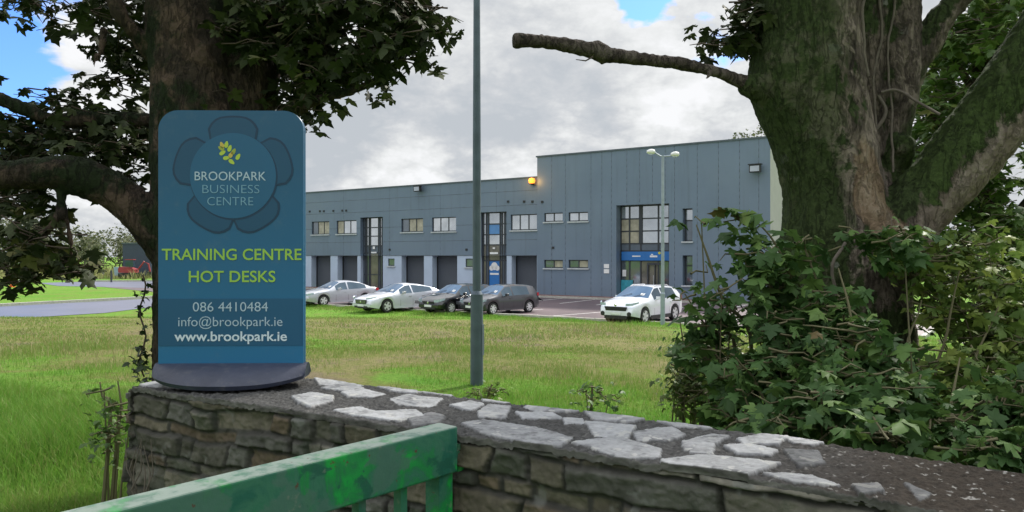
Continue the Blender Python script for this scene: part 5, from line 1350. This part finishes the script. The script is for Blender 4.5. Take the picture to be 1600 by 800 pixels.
# crown: sprays placed through the volume round the limbs
blobs1 = [ # px, py, rx, ry, dist, depth, n
 (520, -10, 150, 60, 4.9, .7, 220), (600, 40, 75, 65, 4.8, .5, 120), (480, 60, 90, 75, 5.0, .6, 190), (560, 105, 75, 45, 4.85, .4, 88), (420, 130, 75, 60, 5.2, .5, 170), (470, 120, 60, 45, 4.9, .4, 80),
 (645, 30, 40, 45, 4.8, .3, 34), (600, 140, 22, 16, 4.8, .15, 8), (560, 150, 25, 14, 4.85, .15, 7), (488, 185, 10, 22, 4.7, .1, 6), (450, 165, 35, 20, 4.9, .2, 26), (640, 95, 22, 14, 4.8, .2, 6), (625, 125, 25, 14, 4.8, .2, 9),
 (180, 10, 60, 30, 4.9, .5, 60), (110, 20, 45, 26, 4.9, .4, 30), (30, 8, 60, 16, 4.9, .4, 26), (215, 80, 35, 40, 5.1, .4, 45), (165, 65, 26, 20, 4.9, .3, 14), (205, 140, 40, 30, 5.2, .4, 40),
 (110, 155, 48, 32, 5.2, .4, 62), (190, 195, 60, 45, 5.2, .4, 110), (120, 225, 70, 45, 5.1, .4, 135), (40, 215, 60, 50, 5.2, .4, 90), (30, 260, 55, 28, 5.1, .3, 60), (200, 250, 45, 45, 5.2, .4, 75), (215, 300, 30, 25, 5.2, .3, 24), (10, 310, 60, 22, 5., .4, 44),
 (60, 330, 55, 26, 4.9, .4, 44), (30, 385, 42, 50, 4.8, .4, 95), (90, 405, 42, 34, 4.8, .35, 85), (75, 365, 45, 30, 4.8, .3, 34), (20, 425, 25, 18, 4.8, .3, 24), (60, 430, 24, 12, 4.8, .3, 14),
 (350, 60, 60, 80, 5.4, .4, 60), (400, 20, 70, 70, 4.8, .5, 90), (-120, 100, 90, 160, 5, .8, 160), (-150, 350, 90, 110, 4.9, .7, 120)]
cs = np.concatenate([in_blob(q[0], q[1], q[2]*.94, q[3]*.94, q[4]+(.45 if q[0] < 260 and q[1] < 330 else 0), q[5], int(q[6]*.72), rt) for q in blobs1]); cs = thin(cs, 3.6, -.05, 71); low = (cs[:, 0] < -3.0) & (cs[:, 2] < 3.25); cs = cs[~low | (rt.uniform(0, 1, len(cs)) < .6)]
tw, lv = twig_sprays(cs, rt, 5, .22, .10, LEAF, .5)
# upper crown beyond the frame: thinner, it shades the wall
up = rt.normal(0, 1, (650, 3)); up /= np.linalg.norm(up, axis=1)[:, None]; up = np.array([-2.3, 5.2, 7.4])+up*np.array([3.6, 2.6, 2.3])*rt.uniform(.35, 1, 650)[:, None]**.6
up = up[(CAMZ+401/F*up[:, 1]*1.04 < up[:, 2])]; up = thin(up, .9, -.15, 75)
tw2, lv2 = twig_sprays(up, rt, 5, .35, .19, LEAFM, .5)
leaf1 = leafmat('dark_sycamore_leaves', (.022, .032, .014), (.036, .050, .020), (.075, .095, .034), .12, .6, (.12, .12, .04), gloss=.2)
V, Fa, R = cat([lv, lv2]); R = R+.3*((V[:, 2] < 3.25) & (V[:, 0] < -2.9)); mkm('crown', [(V, Fa, leaf1, R), (tw.v+tw2.v, tw.f+[tuple(i+len(tw.v) for i in f) for f in tw2.f], twigm, None)], T1)  # low left leaves get paler tones: light on them put into the colour
# ivy strand on the trunk's left edge
pts = [P(223+5*math.sin(k*1.3), 430+k*16, 4.88) for k in range(11)]
IV = thing('ivy', 'thin ivy strand hanging down the left side of the sycamore trunk', 'climbing plant', tuple(pts[-1]))
mb = MB(); mb.tube([tuple(p) for p in pts], .006, 6); mb.build('stem', twigm, IV)
ps = np.concatenate([p+rt.normal(0, [.02, .03, .04], (5 if k in (2, 3, 6, 9, 10) else 2, 3)) for k, p in enumerate(pts)]+[P(222, 572, 4.85)+rt.normal(0, [.045, .05, .06], (26, 3))])
V, Fa, R = leaves(ps, .055, LEAFM, .5, rt); mk('foliage', V, Fa, leafmat('ivy_leaves', (.02, .035, .012), (.03, .055, .018), (.05, .08, .03), .15), IV, attrs={'rnd': R})

# ---- right sycamore
rt = np.random.default_rng(33)
gz2 = float(ground_z(2., 4.6))
T2 = thing('sycamore_tree', 'massive mossy sycamore trunk with forked limbs and a sawn dead branch, at the right', 'tree', (2.0, 4.55, gz2))
mb = MB()
limb(mb, [(1325, 850, 4.5, 330), (1322, 720, 4.5, 255), (1320, 600, 4.5, 215), (1316, 480, 4.5, 196), (1311, 380, 4.5, 172), (1302, 300, 4.5, 144), (1282, 210, 4.5, 152), (1259, 130, 4.5, 166), (1260, 60, 4.5, 156), (1262, 0, 4.5, 154), (1268, -150, 4.5, 140), (1280, -400, 4.5, 100), (1290, -800, 4.6, 40)], 40)
limb(mb, [(1345, 560, 4.6, 130), (1352, 430, 4.6, 125), (1362, 330, 4.66, 100), (1372, 230, 4.72, 88), (1380, 130, 4.7, 100), (1386, 40, 4.7, 92), (1392, -60, 4.7, 84), (1400, -300, 4.7, 60), (1410, -600, 4.8, 25)], 32)
limb(mb, [(1350, 250, 4.62, 60), (1345, 120, 4.62, 70), (1345, 0, 4.62, 66), (1340, -200, 4.7, 50)], 24)
limb(mb, [(1340, 520, 4.42, 110), (1372, 420, 4.40, 120), (1415, 345, 4.38, 98), (1470, 285, 4.35, 98), (1530, 215, 4.3, 102), (1585, 135, 4.25, 104), (1640, 60, 4.2, 100), (1720, -60, 4.2, 95), (1850, -260, 4.2, 60)], 36)
limb(mb, [(1390, 180, 4.72, 60), (1420, 105, 4.7, 50), (1455, 55, 4.68, 42), (1500, -5, 4.66, 36), (1570, -90, 4.6, 26), (1650, -200, 4.6, 12)], 20)
limb(mb, [(1360, 560, 4.35, 60), (1378, 470, 4.34, 52), (1370, 390, 4.38, 50), (1352, 310, 4.42, 44), (1345, 255, 4.5, 20)], 18)
limb(mb, [(1235, 145, 4.45, 90), (1195, 138, 4.42, 52), (1170, 133, 4.42, 34), (1160, 130, 4.42, 22)], 20)
limb(mb, [(1395, 245, 4.6, 66), (1408, 232, 4.52, 46), (1412, 226, 4.46, 26)], 18)
def d2(V, N):
    f = bark_disp(.022, .007, 9)(V, N)
    return f+.022*np.sin(np.arctan2(V[:, 1]-4.5, V[:, 0]-1.95)*9+V[:, 2]*1.2)*sst(4.0-V[:, 2], 0, 1.5)*.6
V, Fa = remeshed(mb, .0135, 8, d2)
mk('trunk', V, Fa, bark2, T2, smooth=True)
mb = MB()
limb(mb, [(1185, 136, 4.42, 34), (1160, 129, 4.42, 21), (1120, 114, 4.38, 17), (1070, 102, 4.34, 18), (1010, 94, 4.3, 19), (960, 88, 4.26, 22), (945, 86, 4.25, 27), (932, 80, 4.24, 29), (918, 78, 4.23, 24), (870, 69, 4.2, 21), (830, 65, 4.17, 20), (803, 65, 4.15, 22)], 20, 6)
for a_, b_ in (((1110, 112), (1104, 124)), ((940, 92), (942, 102)), ((845, 60), (846, 54))):
    mb.tube([tuple(P(*a_, 4.28)), tuple(P(*b_, 4.25))], [.02, .006], 8)
V, Fa = remeshed(mb, .0085, 1, bark_disp(.004, .0022, 12)); mk('dead_branch', V, Fa, deadm, T2, smooth=True)
mb = MB(); mb.tube([tuple(P(926, 90, 4.2)), tuple(P(915, 96, 4.15)), tuple(P(900, 94, 4.1))], [.005, .004, .002], 6); mb.build('twig', twigm, T2)
# creepers up the trunk
for kk, (pts, r_) in enumerate([([(1385, 500, 4.22, 0), (1398, 420, 4.25, 0), (1388, 350, 4.27, 0), (1378, 300, 4.4, 0), (1360, 235, 4.5, 0), (1378, 180, 4.5, 0), (1372, 150, 4.52, 0)], .011),
        ([(1408, 440, 4.2, 0), (1400, 380, 4.22, 0), (1384, 290, 4.42, 0), (1370, 210, 4.5, 0), (1366, 120, 4.52, 0), (1374, 30, 4.52, 0), (1372, -60, 4.5, 0)], .008), ([(1372, 145, 4.5, 0), (1400, 142, 4.5, 0), (1440, 160, 4.4, 0), (1470, 180, 4.3, 0)], .008),
        ([(1390, 270, 4.45, 0), (1396, 170, 4.52, 0), (1388, 80, 4.55, 0), (1396, -20, 4.55, 0)], .007), ([(1310, 470, 4.12, 0), (1302, 420, 4.12, 0), (1318, 380, 4.15, 0)], .009), ([(1355, 120, 4.28, 0), (1350, 40, 4.28, 0), (1358, -40, 4.3, 0)], .008)]):
    p, r = spline([P(a+rt.normal(0, 3), b_, d-.04) for a, b_, d, w in pts], [r_*.8]*len(pts), 9); p = p+.018*np.stack([fbm(p*5+kk*3, 3, 91), 0*p[:, 0], 0*p[:, 0]], -1)*1.6; mb = MB(); mb.tube([tuple(q) for q in p], r_, 8); mb.build('creeper', vine, T2, smooth=True)
# crown above the frame plus the sprig left of the trunk
cs = np.concatenate([in_blob(1150, 55, 34, 22, 4.5, .2, 16, rt), in_blob(1170, 20, 26, 26, 4.5, .2, 14, rt), in_blob(1118, 70, 12, 8, 4.45, .1, 3, rt)])
tw, lv = twig_sprays(cs, rt, 5, .14, .085, LEAF, .5)
up = rt.normal(0, 1, (700, 3)); up /= np.linalg.norm(up, axis=1)[:, None]; up = np.array([2.6, 4.6, 7.6])+up*np.array([3.8, 3.2, 2.4])*rt.uniform(.35, 1, 700)[:, None]**.6
up = up[(CAMZ+401/F*up[:, 1]*1.05 < up[:, 2])]; up = thin(up, .9, -.12, 76)
tw2, lv2 = twig_sprays(up, rt, 5, .35, .19, LEAFM, .5)
V, Fa, R = cat([lv, lv2]); mkm('crown', [(V, Fa, leaf1, R), (tw.v+tw2.v, tw.f+[tuple(i+len(tw.v) for i in f) for f in tw2.f], twigm, None)], T2)

# ---- bright tree behind on the right
rt = np.random.default_rng(44)
leaf3 = leafmat('bright_sycamore_leaves', (.045, .09, .02), (.085, .155, .033), (.15, .22, .05), .35, .5, (.2, .2, .06))
T3 = thing('sycamore_tree', 'bright green younger sycamore growing behind the mossy trunk at the right edge', 'tree', (6.6, 10., float(ground_z(6.6, 10.))))
mb = MB()
limb(mb, [(1560, 640, 10, 60), (1552, 450, 10, 46), (1545, 300, 10, 36), (1535, 150, 10, 28), (1530, 0, 10, 18), (1525, -150, 10, 8)], 14)
for q in ([(1545, 330, 10, 20), (1500, 240, 9.8, 12), (1450, 170, 9.6, 6)], [(1540, 230, 10, 18), (1590, 150, 9.8, 12), (1640, 60, 9.6, 6)], [(1550, 400, 10, 20), (1600, 320, 9.7, 12), (1660, 260, 9.5, 7)], [(1548, 360, 10, 16), (1490, 330, 9.7, 9), (1440, 290, 9.6, 5)], [(1535, 160, 10, 14), (1480, 80, 9.8, 8), (1455, 30, 9.8, 4)]): limb(mb, q, 8)
mb.build('trunk', bark1, T3, smooth=True)
bl3 = [(1470, 130, 60, 80, 9.8, 1., 120), (1500, 250, 90, 90, 9.8, 1., 190), (1560, 350, 70, 70, 9.8, 1.2, 150), (1620, 150, 80, 120, 9.8, 1.2, 200), (1530, 60, 60, 40, 9.8, 1., 90), (1480, 60, 30, 30, 9.6, .6, 34), (1445, 220, 30, 50, 9.6, .6, 50), (1560, 10, 50, 40, 9.8, 1., 70), (1640, 400, 90, 90, 10, 1.2, 150), (1560, -90, 120, 80, 10, 1.4, 120), (1440, 330, 30, 50, 9.8, .8, 50), (1480, 400, 70, 50, 10, 1, 100)]
cs = np.concatenate([in_blob(*q[:6], q[6], rt) for q in bl3]); cs = thin(cs, 1.5, -.16, 81)
tw, lv = twig_sprays(cs, rt, 6, .35, .15, LEAFM, .4); mkm('crown', [(lv[0], lv[1], leaf3, lv[2]), (tw.v, tw.f, twigm, None)], T3)

# ---- shrubs and suckers in front of the right trunk
sl_d = leafmat('sucker_leaves_dark', (.032, .075, .022), (.08, .165, .045), (.17, .28, .07), .28, .55, (.17, .12, .05), gloss=.3)
sl_b = leafmat('sucker_leaves_light', (.07, .13, .03), (.15, .23, .05), (.28, .34, .075), .35, .55, (.26, .20, .06), gloss=.3)
def shrub(name, label, base, stems, blobs, size, m, seed, per=4, spray=.13, tm=LEAF, group=None, tw_m=None, thr=-.12):
    r_ = np.random.default_rng(seed); bx, by = base
    T = thing(name, label, 'shrub', (bx, by, float(ground_z(bx, by))), 0, group)
    cs_l = []
    mb = MB(); gz = float(ground_z(bx, by))-.05
    for st_ in stems:
        pts = [np.array([bx+r_.normal(0, .06), by+r_.normal(0, .06), gz])]+[P(*q) for q in st_]
        p, r = spline(pts, list(np.linspace(.013, .003, len(pts))), 5); mb.tube([tuple(q) for q in p], list(r), 6)
    cs_l = thin(np.concatenate([in_blob(*q[:6], max(2, int(q[6]*(.75 if q[6] < 30 else .55))), r_) for q in blobs]), 4.5, thr, seed)
    # twigs join blob sprays back to the base
    for c_ in cs_l[::9]:
        b0_ = np.array([bx, by, gz]); m_ = b0_+(c_-b0_)*.55+np.array([0, 0, .12]); mb.tube([tuple(b0_+(m_-b0_)*.3), tuple(m_), tuple(c_)], [.007, .005, .003], 5, False)
    mb.build('stem', tw_m or twigg, T, smooth=True)
    tw, lv = twig_sprays(cs_l, r_, per, spray, size, tm, .45); mkm('foliage', [(lv[0], lv[1], m, lv[2]), (tw.v, tw.f, twigg, None)], T)
    return T
shrub('sycamore_sapling', 'tall thin sycamore sucker reaching up in front of the building', (1.02, 3.7), [[(1175, 560, 3.7), (1130, 470, 3.65), (1105, 400, 3.6), (1088, 352, 3.6)], [(1150, 560, 3.7), (1110, 520, 3.65), (1070, 460, 3.6)]],
      [(1100, 420, 24, 20, 3.6, .08, 9), (1090, 350, 12, 6, 3.6, .04, 4), (1122, 388, 12, 8, 3.6, .06, 3), (1075, 378, 12, 8, 3.6, .06, 3), (1080, 430, 34, 20, 3.6, .12, 12), (1115, 430, 26, 24, 3.6, .12, 12), (1080, 465, 24, 14, 3.6, .1, 5), (1060, 400, 8, 8, 3.6, .05, 2), (1120, 495, 42, 28, 3.65, .15, 20), (1140, 455, 24, 18, 3.6, .12, 8), (1120, 540, 50, 36, 3.7, .2, 52)], .088, sl_d, 1, 4, .09)
shrub('sycamore_sapling', 'leafy sycamore sucker with its top leaves overlapping the mossy trunk', (1.5, 3.9), [[(1260, 560, 3.8), (1240, 450, 3.75), (1210, 380, 3.7), (1180, 345, 3.7)], [(1270, 520, 3.8), (1285, 440, 3.8), (1250, 370, 3.75)]],
      [(1185, 345, 34, 14, 3.7, .1, 16), (1205, 372, 30, 16, 3.7, .12, 16), (1190, 395, 34, 22, 3.7, .15, 30), (1175, 350, 26, 14, 3.7, .08, 12), (1215, 440, 36, 26, 3.75, .15, 30), (1165, 340, 14, 8, 3.7, .06, 4), (1200, 480, 46, 30, 3.75, .2, 32), (1190, 435, 14, 10, 3.7, .05, 3)], .092, sl_d, 2, 4, .10)
shrub('sycamore_shrub', 'dense dark green sycamore shrub against the back of the wall below the trunk', (1.35, 3.2), [[(1200, 640, 3.2), (1150, 560, 3.15)], [(1260, 640, 3.2), (1290, 560, 3.1)]],
      [(1165, 585, 50, 36, 3.4, .25, 66), (1235, 560, 56, 46, 3.35, .3, 74), (1205, 630, 60, 36, 3.15, .25, 90), (1270, 630, 80, 50, 3.0, .25, 130), (1250, 500, 60, 36, 3.5, .2, 66), (1145, 640, 24, 30, 3.3, .2, 26), (1200, 668, 60, 18, 2.9, .15, 40), (1300, 680, 60, 22, 2.7, .15, 50)], .082, sl_d, 3, 5, .11)
shrub('sycamore_shrub', 'large leaved sycamore shrub in front of the middle of the mossy trunk', (1.85, 3.3), [[(1340, 640, 3.2), (1330, 500, 3.2), (1310, 420, 3.3)], [(1380, 620, 3.1), (1400, 520, 3.1)]],
      [(1290, 385, 44, 26, 3.7, .12, 26), (1340, 372, 36, 18, 3.7, .12, 20), (1400, 372, 30, 16, 3.7, .12, 14), (1250, 400, 40, 20, 3.7, .12, 16), (1280, 465, 40, 36, 3.5, .2, 38), (1330, 540, 50, 50, 3.2, .25, 70), (1310, 590, 60, 40, 3.1, .2, 80), (1370, 620, 60, 50, 2.95, .25, 100), (1390, 390, 30, 22, 3.6, .12, 14), (1410, 580, 36, 36, 3.2, .2, 18), (1380, 685, 50, 18, 2.6, .12, 36)], .086, sl_d, 4, 5, .11)
shrub('sycamore_shrub', 'yellowish green shrub thicket filling the gap right of the mossy trunk', (2.75, 3.9), [[(1470, 640, 3.7), (1480, 520, 3.7), (1500, 420, 3.7)], [(1520, 620, 3.7), (1560, 480, 3.7)], [(1430, 600, 3.7), (1440, 470, 3.8)]],
      [(1450, 410, 50, 36, 4.0, .25, 60), (1530, 400, 60, 50, 4.1, .3, 100), (1590, 440, 50, 70, 4.1, .3, 110), (1470, 480, 50, 30, 4.0, .25, 52), (1560, 520, 60, 40, 4.0, .3, 80), (1450, 600, 50, 60, 3.6, .3, 84), (1530, 600, 60, 60, 3.6, .3, 110), (1600, 560, 40, 60, 3.8, .3, 76), (1640, 480, 50, 100, 4, .3, 90)], .08, sl_b, 5, 5, .11)
shrub('sycamore_shrub', 'dark leaved shrub low against the wall in the bottom right corner', (2.2, 2.9), [[(1480, 700, 2.8), (1485, 640, 2.8), (1500, 560, 2.9)], [(1560, 690, 2.7), (1580, 620, 2.8)]],
      [(1450, 670, 40, 30, 2.75, .15, 40), (1530, 660, 50, 40, 2.7, .2, 60), (1590, 650, 40, 50, 2.7, .2, 60), (1500, 700, 50, 16, 2.5, .1, 22), (1580, 700, 50, 22, 2.4, .1, 36), (1640, 640, 50, 80, 2.6, .2, 60), (1420, 610, 30, 30, 3., .15, 24)], .066, sl_d, 6, 6, .10)
# light hedge plants left of the shrubs, behind the wall
leafh = leafmat('small_bright_leaves', (.05, .085, .02), (.10, .15, .035), (.17, .21, .06), .35, .5)
shrub('hawthorn_bush', 'small bright leaved bush behind the wall beside the sycamore shrub', (1.05, 4.4), [[(1100, 600, 4.3), (1090, 560, 4.3)]],
      [(1085, 590, 34, 50, 4.4, .25, 130), (1125, 570, 44, 60, 4.5, .25, 170), (1110, 630, 44, 26, 4.2, .2, 110)], .045, leafh, 7, 7, .10, LEAFM)
shrub('hawthorn_bush', 'spindly dark sapling behind the wall with grass on its left', (.95, 4.6), [[(1075, 600, 4.5), (1068, 540, 4.5), (1062, 500, 4.5)]],
      [(1066, 560, 14, 40, 4.5, .1, 26), (1060, 610, 16, 30, 4.5, .1, 22), (1040, 570, 22, 12, 4.5, .1, 6)], .04, sl_d, 8, 6, .08, LEAFM)
shrub('weed', 'small leafy weed standing in the field just behind the wall top', (.55, 5.0), [[(925, 620, 5.0), (922, 606, 5.0)]], [(924, 610, 18, 5, 5., .08, 8), (926, 625, 10, 10, 5., .06, 5), (950, 622, 16, 8, 5., .08, 5)], .05, sl_d, 9, 5, .06, LEAFM)
shrub('bramble', 'bramble sprig growing at the left end of the stone wall', (-1.93, 3.55), [[(172, 660, 3.5), (160, 620, 3.5), (156, 598, 3.5)], [(185, 665, 3.5), (190, 640, 3.5), (184, 596, 3.5)]],
      [(172, 615, 18, 16, 3.5, .08, 13), (160, 600, 8, 6, 3.5, .04, 5), (182, 640, 22, 22, 3.5, .12, 18), (178, 675, 18, 20, 3.5, .12, 16), (200, 655, 14, 14, 3.4, .08, 9), (175, 705, 16, 14, 3.5, .1, 6)], .036, leafmat('bramble_leaves', (.04, .08, .02), (.08, .15, .035), (.14, .22, .06), .3), 10, 6, .07, LEAFM)
shrub('weed', 'low leafy weeds at the foot of the thick lamp post', (-.35, 6.2), [[(765, 612, 6.2), (770, 604, 6.2)]], [(770, 611, 26, 5, 6.2, .1, 18), (742, 616, 20, 4, 6.2, .1, 8)], .045, sl_b, 12, 5, .06, LEAFM)
# low undergrowth mass behind wall at the far right
r_ = np.random.default_rng(77)
n = 5200; Yy = r_.uniform(3., 7.5, n); Xx = Yy*r_.uniform(.42, .95, n); k = (wall_side(Xx, Yy) > 1.0); Xx, Yy = Xx[k], Yy[k]
hh = r_.uniform(.02, .75, len(Xx))*(.5+.5*np.clip(fbm(np.stack([Xx, Yy, Xx*0], -1)*1.3, 2, 4)+.5, 0, 1))
V, Fa, R = leaves(np.stack([Xx, Yy, ground_z(Xx, Yy)+hh], -1), .085, LEAFM, .3, r_)
tag(mk('undergrowth', V, Fa, sl_b, attrs={'rnd': R}), 'low green undergrowth covering the ground around the mossy trunk', 'undergrowth', kind='stuff')
# dead stalks clinging to the left end of the wall
mb = MB()
for k in range(7):
    x0 = 225+k*9+r_.normal(0, 3); y0 = 790; p = [np.array([*(A0+WD_*((x0-205)/F*2.75)-WN*.035), CAMZ+(401-y)/F*2.75]) for y in (800, 770, 740, 700-r_.uniform(-20, 15))]
    p = [q+np.array([r_.normal(0, .015), 0, 0]) for q in p]; mb.tube([tuple(q) for q in p], [.003, .003, .0025, .0012], 5)
o = mb.build('dead_ivy_stems', vine); tag(o, 'dry leafless ivy stems clinging to the left end of the wall', 'climbing plant'); place(o)
